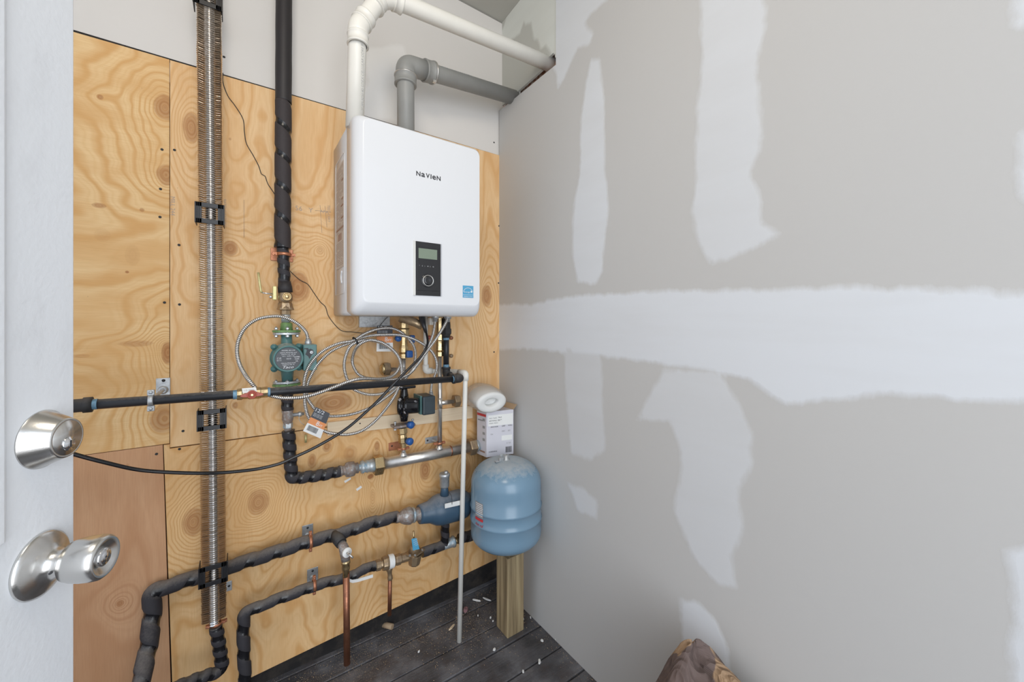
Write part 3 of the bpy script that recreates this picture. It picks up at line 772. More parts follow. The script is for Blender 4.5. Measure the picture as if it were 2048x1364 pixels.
# ------------------------------------------------------------------ finned tube
FY = -.108
fa, fb = P(416, -60, FY), P(428.5, 1236, FY)
fa.z = 2.9; 
ft = thing('finned_heating_tube', 'tall upright finned heating tube with black slide clips on the plywood', 'radiator', fb)
axis = (fa-fb); FL = axis.length; ad = axis.normalized()
mb = MB(); NF = int(FL/.0070)
for i in range(NF):
    t_ = (i+.5)/NF; c = fb+axis*t_
    tw = random.gauss(0, .03); tl = random.gauss(0, .015)
    Mx = Matrix.Rotation(tw, 3, 'Z') @ Matrix.Rotation(tl, 3, 'X')
    # rounded square plate with small folded notches
    h = .0325; ring = []
    for k in range(28):
        a = 2*math.pi*k/28; cc, ss = math.cos(a), math.sin(a); q = 1/max(abs(cc), abs(ss)); q = min(q, 1.28)
        q *= 1+.035*math.cos(k*math.pi)
        ring.append(Vector((cc*q*h, ss*q*.0225, .0009*math.cos(k*math.pi))))
    top = [c+Mx@(p+Vector((0, 0, .00022))) for p in ring]; bot = [c+Mx@(p-Vector((0, 0, .00022))) for p in ring]
    mb.rings([bot, top], smooth=False)
mb.build('fins', M['fin'], ft, fixn=False)
MB().tube(resample([fb-ad*.02, fa], .0013), .0118, 14, rf=lambda L, u: 1+.24*(1 if (L % .0070) < .0036 else 0)).build('collared_tube', M['collar'], ft)
for py in (4, 431, 836, 1141):
    c = P(416+12.5*(py+60)/1296, py, FY)
    cw, cd = .0365, .0265
    s = MB()
    for sx in (-1, 1): s.box(c+Vector((sx*(cw-.007), -cd-.001, 0)), (.018, .005, .066)); s.box(c+Vector((sx*cw, 0, 0)), (.003, 2*cd, .066))
    for sz in (-1, 1): s.box(c+Vector((0, -cd-.001, sz*.026)), (2*cw, .005, .014))
    for sx in (-1, 1):
        for k in range(3): s.box(c+Vector((sx*(cw-.002-.004*k), -cd-.0042, 0)), (.0012, .002, .064))
    s.build('slide_clip', M['black'], ft, bevel=.0005)

# ------------------------------------------------------------------ insulated runs
def wrap(name, label, pts, r, pitch=.06, width=.35, dust=0.0, rad=.03, squeeze=.10, n=22, cat='pipe', lump=.03, foam=(.024, .022, .026), pin=0.0):
    o = pts[0]; path = resample(fillet(pts, rad), .004)
    seed = random.random()*10
    def rf(L, u):
        ph = (L/pitch+u) % 1.0
        e = min(ph, 1-ph, abs(ph-width))          # smooth shoulder
        s = 1-squeeze if ph < width else 1.0
        k = min(1, e/.06)
        base_ = (1-squeeze/2)+(s-(1-squeeze/2))*k
        return base_*(1+lump*mnoise.noise(Vector((math.cos(u*6.283), math.sin(u*6.283), L*22+seed))))
    mb = MB(); mb.tube(path, r, n, rf=rf)
    ob = mb.build(name, wrap_mat(name+'_wrap', pitch, width, dust, foam), loc=o); return tag(ob, label, cat)
# long thick pipe from above
m1 = thing('insulated_pipe', 'thick black foam-insulated pipe dropping from the top right of the finned tube', 'pipe', P(565, 500, -.07))
Ya = -.07
p_a, p_b, p_c = P(569, -40, Ya), P(567, 205, Ya), P(565, 496, Ya)
p_a.z = 2.99
def build_wrap_part(parent, nm, pts, r, pitch, width, squeeze, dust=0, foam=(.024, .022, .026), rad=.02, lump=.03):
    path = resample(fillet(pts, rad), .004); seed = random.random()*9
    def rf(L, u):
        ph = (L/pitch+u) % 1.0; e = min(ph, 1-ph, abs(ph-width)); s = 1-squeeze if ph < width else 1.0; k = min(1, e/.06)
        return ((1-squeeze/2)+(s-(1-squeeze/2))*k)*(1+lump*mnoise.noise(Vector((math.cos(u*6.283), math.sin(u*6.283), L*22+seed))))
    mb = MB(); mb.tube(path, r, 24, rf=rf); return mb.build(nm, wrap_mat(nm+'_mat', pitch, width, dust, foam), parent)
MB().tube(resample([p_a, p_b], .02), .0268, 26, rf=lambda L, u: 1+.012*math.sin(L*40)).build('foam_sleeve', blotched('foam_black', (.020, .017, .018), (.40, .38, .36), .725, .75, 9, .55, 0, .8, 0, .0005), m1)
build_wrap_part(m1, 'taped_sleeve', [p_b+Vector((0, 0, .002)), p_c], .0272, .112, .20, .10, 0, (.030, .024, .025))
# lower part of the riser with clamp
build_wrap_part(m1, 'taped_pipe', [P(566, 495, Ya), P(569, 564, Ya)], .0205, .037, .50, .06)
MB().tube([P(569, 563, Ya), P(570, 575, Ya), P(571, 585, Ya)], [.0205, .0235, .0240], 24).build('foam_collar', simple('foam_collar_black', (.024, .021, .023), .6, 0, .2, 30, .0005), m1)

def clamp(px, py, Y, r, mat, label, d=(0, 0, 1), plate=None, wd=.013, grp=None, ears=(1, 0, 0)):
    c = P(px, py, Y); d = Vector(d).normalized(); e = Vector(ears)
    t = thing('pipe_clamp', label, 'clamp', c, grp)
    MB().lathe(c-d*wd/2, d, [(0, r), (0, r+.003), (wd, r+.003), (wd, r)], 24, True, False).build('band', M[mat], t)
    for sgn in (-1, 1):
        m = MB()
        cc = c+e*sgn*(r+.008)
        x, y = frame(d); o = d.cross(e)
        Mx = Matrix((e, o, d)).transposed()
        m.box(cc, (.016, .011, wd), Mx)
        m.lathe(cc+o*(.0055 if o.y < 0 else -.0055), o if o.y < 0 else -o, [(0, .0045), (.003, .004), (.003, 0)], 8)
        m.build('ear', M[mat], t, bevel=.001)
    if plate:
        x0, x1, y0, y1, pm = plate
        a = P(x0, y1, 0); b = P(x1, y0, 0)
        q = MB().bb(a.x, b.x, -.0035, -.0005, a.z, b.z).build('wall_plate', M[pm], t, bevel=.001)
        mid = (a+b)/2
        MB().lathe((mid.x+(b.x-a.x)*.0, -.0035, mid.z+(b.z-a.z)*.30), (0, -1, 0), [(0, .0045), (.001, .004), (.0012, 0)], 10).build('plate_screw', M['iron_cast'], q)
        foot = Vector((mid.x, -.003, mid.z-(b.z-a.z)*.2))
        MB().lathe(foot, (0, -1, 0), [(0, .012), (.002, .011), (.006, .008)], 14).build('boss', M[pm], t)
        end = c+Vector((0, r, 0))
        MB().tube([foot, foot+(end-foot)*.5, end], .0048, 10).build('threaded_rod', M[pm], t)
    return t
t = clamp(568, 509, Ya, .021, 'copper_bright', 'copper clamp with square wall plate holding the thick insulated pipe', wd=.011)
a = P(541, 520, 0); b = P(586, 501, 0); MB().bb(a.x, b.x, -.004, -.0005, a.z-.002, b.z+.002).build('wall_plate', M['copper_bright'], t, bevel=.003)

# ball valve with yellow lever, facing outlet and union below
bv = thing('ball_valve', 'brass ball valve with an upright bent lever and capped side outlet', 'valve', P(571, 600, Ya))
mb = MB(); pxl(mb, [(570, 580, 24), (570.5, 586, 26), (571, 592, 30), (571, 600, 30), (571, 606, 24)], Ya, 20); mb.build('body', M['brass_dark'], bv)
o = P(572.5, 594, Ya-.02)
MB().lathe(P(572.5, 594, Ya-.005), (0, -1, 0), [(0, .012), (.022, .0135), (.024, .0148), (.030, .0148), (.031, .012), (.028, .0105), (.026, .0085), (.030, .0070), (.031, .003), (.031, 0)], 24).build('outlet_cap', M['brass'], bv)
mb = MB(); hexa(mb, P(556, 594, Ya), P(563, 594.5, Ya), .012); mb.build('gland_nut', M['brass_yellow'], bv)
hb = MB(); a_ = P(545, 600, Ya); b_2 = P(553, 573, Ya); hb.bb(a_.x, b_2.x, Ya-.012, Ya+.010, a_.z, b_2.z)
hd = hb.build('lever_hub', M['brass_yellow'], bv, bevel=.002)
lv = [P(546, 588, Ya-.01), P(534, 587, Ya-.012), P(524, 585.5, Ya-.013), P(521.5, 582, Ya-.013), P(519, 565, Ya-.013), P(516.5, 545, Ya-.013)]
MB().tube(lv[:3], .0028, 8).build('lever_arm', M['chrome'], bv)
MB().tube(lv[2:], .0038, 10).build('lever', M['brass_yellow'], bv)
MB().sphere(P(541.5, 594, Ya-.008), .006, 12).build('lever_screw', M['chrome'], bv)
un = thing('pipe_union', 'brown brass hexagon union between the ball valve and the green flange', 'fitting', P(571, 620, Ya))
mb = MB(); pxl(mb, [(570, 604, 25), (570, 607, 29), (571, 617, 33), (571, 619, 33)], Ya, 6, False); pxl(mb, [(571, 608, 22), (571, 617.5, 35), (571, 619.5, 35), (571, 621, 22), (571, 629, 22)], Ya, 8, False); mb.build('hexagon_nut', M['brass_dark'], un)
mb = MB(); pxl(mb, [(571.5, 626, 19), (572, 645, 19)], Ya); mb.build('nipple', M['galv_blue'], un)

# ------------------------------------------------------------------ green circulator
pu = thing('circulator_pump', 'green circulator pump with a round black nameplate and side terminal box', 'pump', P(575, 718, -.07))
Yp = -.072
def flange(yc, up):
    s = -1 if up else 1      # direction in px from pump outward
    mb = MB()
    pxl(mb, [(573, yc, 26), (573, yc+s*16, 24), (573, yc+s*18, 19)], Yp, 20); mb.build('flange_neck', M['flange_green'], pu)
    c = P(573.5, yc, Yp); mb = MB()
    def oval(z, h, mat, nm, sc_=1.0):
        ring0 = []
        for k in range(28):
            a = 2*math.pi*k/28; rr_ = 1/math.sqrt((math.cos(a)/.046)**2+(math.sin(a)/.028)**2)*sc_
            ring0.append(Vector((c.x+rr_*math.cos(a), c.y+rr_*math.sin(a), z)))
        m_ = MB(); m_.rings([ring0, [p+Vector((0, 0, h)) for p in ring0]], smooth=False); return m_.build(nm, M[mat], pu, bevel=.0012)
    if up: oval(c.z-.003, .008, 'flange_green', 'flange'); oval(c.z-.012, .008, 'galv', 'pump_flange', .96); zb = c.z-.020
    else: oval(c.z-.006, .008, 'flange_green', 'flange'); oval(c.z+.003, .008, 'galv', 'pump_flange', .96); zb = c.z+.004
    for sx, sy in ((-1, 0), (1, 0), (.0, -1)):
        q = Vector((c.x+sx*.034, c.y+sy*.024, c.z-.022)); m_ = MB(); m_.lathe(q, (0, 0, 1), [(0, .003), (.04, .003)], 10)
        hexa(m_, q+Vector((0, 0, .002)), q+Vector((0, 0, .009)), .0065); hexa(m_, q+Vector((0, 0, .030)), q+Vector((0, 0, .036)), .0065); m_.build('bolt', M['galv'], pu)
flange(663, True); flange(768, False)
mb = MB(); pxl(mb, [(573, 668, 22), (575, 690, 24), (576, 718, 30), (576, 745, 26), (575, 764, 22)], Yp, 20); mb.build('volute', M['pump_green'], pu)
fc = P(577, 717.5, -.165)
mb = MB(); mb.lathe((fc.x, -.055, fc.z), (0, -1, 0), [(0, .03), (.008, .048), (.035, .050), (.040, .0525), (.052, .0525), (.056, .047), (.085, .0465), (.104, .0475), (.110, .0465), (.110, .0405), (.107, .040)], 40)
mb.build('motor_housing', M['pump_green'], pu)
for sx, sz in ((-1, 1), (1, 1), (-1, -1), (1, -1)):
    mb = MB(); mb.lathe((fc.x+sx*.039, -.088, fc.z+sz*.039), (0, -1, 0), [(0, .011), (.022, .011), (.022, .006), (.027, .0055), (.027, 0)], 12); mb.build('housing_lug', M['pump_green'], pu)
np_ = MB().lathe((fc.x, -.161, fc.z), (0, -1, 0), [(0, .0405), (.002, .0405), (.0022, .0395)], 40).build('nameplate', M['nameplate'], pu)
yt = -.1636
for s_, dx, dz, h, wdt in (('MODEL 0011-F4', -.020, .027, .0042, .040), ('THERMAL PROTECTED 1/8 HP', -.026, .0195, .0034, .052), ('VOLTS 115  HZ 60', -.022, .0135, .0034, .044), ('PH 1  AMPS 1.76', -.018, .0075, .003, .036),
                           ('C US', -.034, .0, .0055, .012), ('CE 25', -.006, -.002, .0046, .014), ('LISTED', .018, .003, .0045, .017), ('PUMP', .020, -.004, .004, .013), ('U 11', -.034, -.007, .005, .012), ('UL', .022, -.011, .004, .008),
                           ('CIRCULATING PUMP', -.022, -.017, .0034, .044), ('MADE IN USA  RI', -.018, -.0225, .003, .036)):
    text(s_, np_, M['ink_white'], (fc.x+dx, yt, fc.z+dz), (1, 0, 0), (0, 0, 1), h, 'nameplate_print', width=wdt)
text('Taco', np_, M['ink_white'], (fc.x-.016, yt, fc.z-.0335), (1, 0, 0), (0, 0, 1), .0085, 'nameplate_print', width=.032, shear=.35)
# terminal box
a = P(604, 742, -.125); b = P(633, 690, -.125)
tb = MB().bb(a.x+.003, b.x, -.135, -.05, P(618, 741, -.13).z, P(618, 689, -.13).z).build('terminal_box', M['pump_green'], pu, bevel=.003)
tcx = (a.x+b.x)/2
cs = MB(); cs.prism([Vector((tcx+.014*x_-.002, -.1352, P(616, 706, -.135).z+.014*z_)) for x_, z_ in ((-1.3, .9), (-.9, 1.1), (-.5, .8), (-.7, 0), (-.9, -.3), (-.2, -.9), (.1, -1.6), (.7, -.4), (1.2, -.1), (.9, .8), (.3, 1.1), (-.1, .9), (-.2, 1.3), (-1.1, 1.3))], (0, -.0006, 0))
cs.build('warning_sticker', M['ink_black'], tb)
MB().lathe((tcx+.006, -.136, P(616, 706, -.135).z+.002), (0, -1, 0), [(0, .0065), (.002, .006), (.0025, .003), (.0015, .0)], 6, False).build('cover_screw', M['galv'], tb)
cq = P(616.5, 690, -.11)
mb = MB(); mb.lathe((cq.x, -.11, cq.z-.002), (0, 0, 1), [(0, .0115), (.016, .0115), (.018, .009), (.026, .0085)], 16); mb.build('cable_connector', M['galv'], tb)

# ------------------------------------------------------------------ riser below the pump
rs = thing('drain_valve_assembly', 'rusty steel valve with small drain bibb below the green pump', 'valve', P(575, 835, Yp))
build_wrap_part(rs, 'taped_nipple', [P(574, 776, Yp), P(575, 820, Yp)], .0205, .03, .5, .05)
mb = MB(); pxl(mb, [(575, 818, 22), (575, 822, 25), (575, 826, 22), (575, 838, 24), (575.5, 843, 20), (575.5, 846, 18), (576, 858, 16), (576, 862, 15)], Yp, 14); mb.build('body', M['rust'], rs)
mb = MB(); c = P(585, 830, Yp); mb.lathe(c, (1, 0, 0), [(-.01, .007), (.018, .007), (.020, .010), (.030, .010), (.031, .006), (.038, .006)], 12); mb.build('drain_bibb', M['galv'], rs)
mb = MB(); pxl(mb, [(576, 846, 20), (576, 855, 20), (576, 857, 15)], Yp, 6, False); mb.build('hexagon_nut', M['galv_blue'], rs)
wr = MB(); wr.tube(crom([P(600, 829, Yp-.01), P(598, 838, Yp-.01), P(603, 846, Yp-.012), P(609, 850, Yp-.012)], .004), .0009, 6); wr.build('chain_wire', M['galv'], rs)

wrap('insulated_pipe', 'black taped pipe dropping below the drain valve and bending right to the manifold',
     [P(577, 861, Yp), P(580, 905, Yp), P(583.5, 957, Yp-.002), P(640, 951, Yp), P(680, 942.5, Yp)], .0225, .040, .42, .25, .016)
# union train to manifold
mt = thing('union_fittings', 'row of rusty and smeared fittings ending in a big hexagon nut', 'fitting', P(700, 938, Yp))
mb = MB(); pxl(mb, [(676, 943, 17), (678, 942.5, 22), (683, 941.5, 22), (685, 941, 18), (690, 940, 19), (692, 939.5, 28), (700, 938, 30), (708, 937, 28), (710, 936.5, 20), (716, 935.5, 21)], Yp, 16, True, False); mb.build('rusty_union', M['rust'], mt)
mb = MB(); pxl(mb, [(715, 935.8, 19), (717, 935.5, 14), (720, 935, 14), (722, 934.8, 24), (726, 934.2, 26), (729, 933.5, 21), (733, 933, 25), (737, 932.2, 23), (740, 931.8, 24), (748, 930.5, 28)], Yp, 16, True, False); mb.build('smeared_union', M['galv_blue'], mt)
mb = MB(); hexa(mb, P(747, 931, Yp), P(765, 928, Yp), .0415); mb.build('hexagon_nut', M['brass'], mt)
mf = thing('steel_manifold_pipe', 'wide bare steel manifold pipe running level behind the white drain pipe', 'pipe', P(764, 928, Yp))
mA, mB_ = P(763, 928.5, Yp), P(938, 894.5, Yp)
MB().tube([mA, mB_], .0245, 28).build('pipe', M['steel'], mf)
for px_, py_ in ((806.5, 912), (878.5, 898)):
    q = P(px_, py_, Yp); q.z = mA.z+(mB_.z-mA.z)*(q.x-mA.x)/(mB_.x-mA.x)
    MB().lathe((q.x, q.y, q.z+.018), (0, 0, 1), [(0, .020), (.008, .016), (.014, .012), (.018, .0105)], 18).build('weld_boss', M['steel'], mf)
q = P(897, 901, Yp); ringband(mf, (mA+(mB_-mA)*.76), (mB_-mA).normalized(), .0249, .006, 'rust_band', 'copper')
mb = MB(); hexa(mb, mB_-(mB_-mA).normalized()*.004, mB_+(mB_-mA).normalized()*.032, .040); mb.build('hexagon_nut', M['brass_dark'], mf)
mb = MB(); e = (mB_-mA).normalized(); mb.lathe(mB_+e*.03, e, [(0, .027), (.012, .029), (.016, .025), (.034, .029), (.046, .027), (.05, .02), (.10, .02)], 18); mb.build('end_fitting', M['galv_blue'], mf)

# two branches up to the boiler
b1 = thing('steel_branch_pipe', 'thin bare steel pipe left of the two, with a plugged side outlet', 'pipe', P(808, 905, Yp), 'steel branch pipes under the boiler')
X1 = P(807, 800, Yp).x
zt = P(807, 716, Yp).z
mb = MB(); mb.lathe((X1, Yp, P(807, 770, Yp).z), (0, 0, 1), [(0, .010), (zt-P(807, 770, Yp).z, .010)], 18); mb.build('pipe', M['steel'], b1)
mb = MB(); mb.lathe(P(807, 738, Yp), (-1, 0, 0), [(-.004, .013), (.02, .013), (.02, .0105), (.075, .0105)], 18); mb.build('side_outlet', M['steel'], b1)
mb = MB(); q = P(772, 738, Yp); hexa(mb, q+Vector((.014, 0, 0)), q-Vector((.012, 0, 0)), .030); mb.build('plug_nut', M['brass_dark'], b1)
MB().lathe(q-Vector((.011, 0, 0)), (-1, 0, 0), [(0, .027), (.006, .026), (.012, .018), (.013, .008), (.012, 0)], 24).build('plug_cap', M['brass'], b1)
bf = thing('brass_isolation_valve', 'brass isolation valve with blue caps under the boiler, left side', 'valve', P(808, 690, Yp))
mb = MB(); pxl(mb, [(808, 636, 12), (808, 644, 12), (808, 646, 20), (808, 656, 20), (808, 657, 26), (808, 659, 22), (808, 672, 22), (808, 674, 16), (808, 684, 14), (806, 690, 16), (805.5, 697, 20), (805.5, 704, 20), (807, 706, 14), (807, 708, 19), (807, 716, 19)], Yp, 8, False); mb.build('body', M['brass'], bf)
mb = MB(); mb.lathe(P(795, 677, Yp-.02), (0, -1, 0), [(-.01, .011), (.012, .0135), (.016, .012), (.018, 0)], 16); mb.build('blue_cap', M['blue_handle'], bf)
mb = MB(); q = P(818, 708, Yp-.02); mb.box(q, (.027, .03, .030)); mb.build('blue_cap', M['blue_handle'], bf, bevel=.004)
mb = MB(); q = P(824, 678, Yp-.01); mb.box(q, (.022, .02, .034)); mb.build('blue_cap', M['blue_handle'], bf, bevel=.004)

# second (tar covered) circulator
p2 = thing('circulator_pump', 'black tar-smeared circulator pump with a dark terminal box', 'pump', P(812, 805, -.07))
Yq = -.075
mb = MB(); mb.lathe(P(795, 812, Yq-.03), (.82, -.45, 0), [(0, .012), (.004, .036), (.016, .040), (.020, .030), (.028, .031), (.032, .041), (.044, .042), (.048, .034), (.085, .032), (.090, .028)], 22); mb.build('motor_housing', M['tar'], p2)
mb = MB(); pxl(mb, [(808, 772, 12), (808, 779, 14), (809, 785, 16), (809, 800, 22), (809, 815, 24), (808, 832, 18), (808, 842, 14)], Yq, 18); mb.build('volute', M['tar'], p2)
mb = MB(); c = P(810, 774, Yq); mb.box(c, (.085, .04, .012)); mb.build('pump_flange', M['tar'], p2, bevel=.004)
a = P(848, 830, -.165); b = P(873, 791, -.165)
tb2 = MB().bb(a.x-.004, b.x-.004, -.165, -.07, P(860, 829, -.16).z, P(860, 792, -.16).z).build('terminal_box', M['pump2_box'], p2, bevel=.006)
MB().bb(a.x-.010, a.x-.002, -.150, -.07, P(860, 828, -.16).z, P(860, 791, -.16).z).build('terminal_plate', M['pump_green'], p2, bevel=.002)
mb = MB(); cq2 = P(862, 791, -.11); mb.lathe((cq2.x, -.11, cq2.z-.004), (0, 0, 1), [(0, .011), (.012, .011), (.012, .0085), (.024, .0085)], 14); mb.build('cable_connector', M['galv'], tb2)
v2 = thing('brass_isolation_valve', 'smeared brass valve with two blue knobs below the black pump', 'valve', P(808, 870, Yq))
mb = MB(); q = P(806, 850, Yq); mb.box(q, (.095, .055, .012)); mb.build('flange', M['rust'], v2, bevel=.004)
mb = MB()
for dx in (-.038, .040): mb.lathe((q.x+dx, Yq-.01, q.z-.014), (0, 0, 1), [(0, .007), (.008, .007), (.008, .003), (.030, .003), (.030, .006), (.036, .006)], 8, False)
mb.build('bolt', M['galv'], v2)
mb = MB(); pxl(mb, [(804, 855, 22), (804, 866, 22), (805, 868, 17), (805, 874, 19), (805, 884, 19), (806, 886, 12), (807, 898, 12)], Yq, 8, False); mb.build('body', M['brass'], v2)
for px_, py_ in ((820, 849), (818, 882)):
    MB().lathe(P(px_-3, py_, Yq-.02), (.4, -.9, 0), [(-.02, .006), (0, .007), (.001, .014), (.018, .0165), (.024, .013), (.025, 0)], 14).build('blue_knob', M['blue_handle'], v2)
mb = MB(); mb.lathe((P(807, 892, Yq).x, Yq, P(807, 909, Yp).z), (0, 0, 1), [(0, .009), (.04, .009)], 14); mb.build('nipple', M['steel'], v2)
t = clamp(807, 897, Yq, .0095, 'copper_bright', 'copper clamp with flat copper plate below the blue knobs', wd=.010)
a = P(777, 902, 0); b = P(800, 882, 0); MB().bb(a.x, b.x, -.003, -.0005, a.z, b.z).build('wall_plate', M['copper_bright'], t)
MB().lathe(P(784, 892, -.003), (0, -1, 0), [(0, .004), (.001, 0)], 8).build('plate_screw', M['iron_cast'], t)

b2 = thing('steel_branch_pipe', 'thin bare steel pipe right of the two, teed to a side nut', 'pipe', P(879, 895, Yp), 'steel branch pipes under the boiler')
X2 = P(879.5, 800, Yp).x; zb = P(879, 893, Yp).z; zt = P(879, 710, Yp).z
MB().lathe((X2, Yp, zb), (0, 0, 1), [(0, .0107), (zt-zb, .0107)], 20).build('pipe', M['steel'], b2)
q = P(879.5, 806, Yp)
MB().lathe((X2, Yp, q.z-.024), (0, 0, 1), [(0, .0107), (0, .0125), (.048, .0125), (.048, .0107)], 20, True, False).build('tee_body', M['steel'], b2)
MB().lathe((X2, Yp, q.z), (1, 0, 0), [(0, .0118), (.045, .0118), (.045, .0105), (.075, .0105)], 20).build('tee_outlet', M['steel'], b2)
mb = MB(); hexa(mb, (X2+.070, Yp, q.z), (X2+.098, Yp, q.z), .030); mb.build('plug_nut', M['brass_dark'], b2)
mb = MB(); pxl(mb, [(880, 636, 14), (880, 668, 14), (879.5, 669, 18), (879.5, 680, 18), (880, 682, 15), (879.5, 692, 16), (879.5, 700, 18), (879.5, 702, 14), (879.5, 704, 17), (879.5, 712, 17), (879.5, 713, 12)], Yp, 8, False); mb.build('brass_adapter', M['brass'], b2)
t = clamp(879, 886, Yp, .0112, 'copper_bright', 'copper clamp on a thin rod below the teed steel pipe', wd=.011)
a = P(850, 888, 0); b = P(875, 871, 0); q = MB().bb(a.x, b.x, -.0035, -.0005, a.z, b.z).build('wall_plate', M['galv'], t, bevel=.002)
MB().lathe(P(855, 881, -.0035), (0, -1, 0), [(0, .0045), (.001, 0)], 10).build('plate_screw', M['iron_cast'], q)
MB().tube([P(863, 880, -.002), P(877, 885, Yp+.01)], .005, 10).build('threaded_rod', M['galv'], t)

# gas line
Yg = -.24
ga = P(60, 812, Yg); gb = P(912, 757.5, Yg); ga.z = gb.z+.024
gl_ = thing('black_gas_pipe', 'long black iron gas pipe running level across the plywood wall', 'pipe', gb)
rg = .0133
gxr = P(921, 755, Yg).x; Yr = -.10; gzr = gb.z
MB().tube([Vector((-1.75, Yg, ga.z)), Vector((gxr-.02, Yg, gb.z))], rg, 24).build('pipe', M['iron'], gl_)
# elbows at the right, back to the riser
mb = MB(); ec = Vector((gxr, Yg, gb.z))
mb.tube(fillet([ec-Vector((.034, 0, 0)), ec, ec+Vector((0, .032, 0))], .016, 10), .0185, 20)
mb.lathe(ec-Vector((.036, 0, 0)), (1, 0, 0), [(0, .015), (0, .0205), (.008, .0205), (.009, .018)], 20, cap=False); mb.build('elbow', M['iron_cast'], gl_)
MB().tube([ec+Vector((0, .03, 0)), Vector((gxr, Yr-.03, gb.z))], rg, 18).build('short_nipple', M['iron'], gl_)
e2 = Vector((gxr, Yr, gb.z))
mb = MB(); mb.tube(fillet([e2-Vector((0, .036, 0)), e2, e2+Vector((0, 0, .036))], .018, 10), .0185, 20)
mb.lathe(e2+Vector((0, 0, .026)), (0, 0, 1), [(0, .018), (.002, .0205), (.010, .0205), (.010, .015)], 20, cap=False); mb.build('elbow', M['iron_cast'], gl_)
zr = e2.z
MB().lathe((gxr, Yr, zr+.03), (0, 0, 1), [(0, rg), (.165, rg)], 20).build('riser', M['iron'], gl_)
MB().lathe((gxr, Yr, zr+.036), (0, 0, 1), [(0, rg+.0008), (.012, rg+.0008)], 20, cap=False).build('sealant_ring', M['sealant'], gl_)
MB().lathe((gxr, Yr, zr+.160), (0, 0, 1), [(0, rg+.0008), (.013, rg+.0008)], 20, cap=False).build('sealant_ring', M['sealant'], gl_)
uz = P(893, 671, Yr).z
mb = MB(); hexa(mb, (gxr, Yr, zr+.186), (gxr, Yr, zr+.212), .0265); mb.lathe((gxr, Yr, zr+.17), (0, 0, 1), [(0, .017), (.018, .021), (.06, .0195), (.075, .018), (.085, .014), (.10, .014)], 16); mb.build('union', M['iron_cast'], gl_)
MB().lathe((gxr-.040, Yg, gb.z), (1, 0, 0), [(0, rg+.0008), (.006, rg+.0008)], 20, cap=False).build('sealant_ring', M['sealant'], gl_)
zcp = lambda X: ga.z+(gb.z-ga.z)*(X+1.75)/(gxr-.02+1.75)
q = P(165, 807, Yg); mb = MB(); mb.lathe((q.x-.06, Yg, zcp(q.x)), (1, 0, 0), [(0, .0175), (.060, .0175), (.062, .0205), (.078, .0205), (.079, .014)], 20); mb.build('coupling', M['iron_cast'], gl_)
MB().lathe((q.x+.019, Yg, zcp(q.x)), (1, 0, 0), [(0, rg+.0008), (.009, rg+.0008)], 20, cap=False).build('sealant_ring', M['sealant'], gl_)
# gas valve
qa, qb = P(474, 788, Yg), P(535, 784, Yg)
gv = thing('gas_shutoff_valve', 'brass gas shut-off valve with a red tee handle on the black pipe', 'valve', (qa+qb)/2)
zz = zcp((qa.x+qb.x)/2)
mb = MB(); L = qb.x-qa.x; mb.lathe((qa.x, Yg, zz), (1, 0, 0), [(0, .015), (0, .0175), (.012, .0185), (.014, .0165), (L*.35, .0165), (L*.4, .0185), (L*.75, .0185), (L*.78, .017), (L, .0175), (L, .0145)], 10, False); mb.build('body', M['brass'], gv)
MB().lathe((qb.x-.002, Yg, zz), (1, 0, 0), [(0, rg+.001), (.009, rg+.001)], 20, cap=False).build('sealant_ring', M['sealant'], gv)
MB().lathe((qa.x-.010, Yg, zz), (1, 0, 0), [(0, rg+.001), (.010, rg+.001)], 20, cap=False).build('sealant_ring', M['sealant'], gv)
hc = Vector(((qa.x+qb.x)/2-.002, Yg-.022, zz-.001))
mb = MB(); mb.lathe(hc+Vector((0, .006, 0)), (0, -1, 0), [(0, .0135), (.008, .0135), (.009, .010), (.006, .0085), (.006, .005), (.012, .005), (.012, 0)], 20)
for s in (-1, 1):
    mb.prism([hc+Vector((s*.008, -.001, .008)), hc+Vector((s*.027, -.001, .002)), hc+Vector((s*.031, -.001, -.004)), hc+Vector((s*.024, -.001, -.006)), hc+Vector((s*.008, -.001, -.008))], (0, .007, 0))
mb.build('tee_handle', M['red_handle'], gv, bevel=.001)
MB().lathe(hc+Vector((0, -.005, 0)), (0, -1, 0), [(0, .004), (.003, .0035), (.003, 0)], 6, False).build('handle_screw', M['brass'], gv)
tg = MB(); tg.prism([hc+Vector((-.024, .003, .006)), hc+Vector((.013, .003, .008)), hc+Vector((.011, .010, .020)), hc+Vector((-.026, .010, .020))], (0, .0005, .0005)); tgo = tg.build('paper_tag', M['paper_white'], gv)
text('1/2 PSIG', tgo, M['ink_grey'], hc+Vector((-.020, .0055, .012)), (1, 0, 0), (0, .45, 1), .004, 'tag_print', width=.026)
# support clamp
cc = P(302, 800, Yg); cc.z = zcp(cc.x)
t = thing('pipe_clamp', 'zinc split-ring clamp on a rod carrying the black gas pipe', 'clamp', cc)
mb = MB(); mb.lathe(cc-Vector((.006, 0, 0)), (1, 0, 0), [(0, rg), (0, rg+.003), (.003, rg+.004), (.009, rg+.004), (.012, rg+.003), (.012, rg)], 24, True, False)
for s in (-1, 1): mb.box(cc+Vector((0, 0, s*(rg+.009))), (.016, .010, .016))
mb.build('band', M['galv'], t, bevel=.002)
for s in (-1, 1): MB().lathe(cc+Vector((0, -.005, s*(rg+.010))), (0, -1, 0), [(0, .005), (.003, .0045), (.003, 0)], 12).build('clamp_screw', M['galv'], t)
a = P(312, 790, 0); b = P(341, 755, 0); q = MB().bb(a.x, b.x, -.0035, -.0005, a.z-.004, b.z).build('wall_plate', M['galv'], t, bevel=.002)
MB().lathe(P(327, 761, -.0035), (0, -1, 0), [(0, .005), (.001, 0)], 10).build('plate_screw', M['iron_cast'], q)
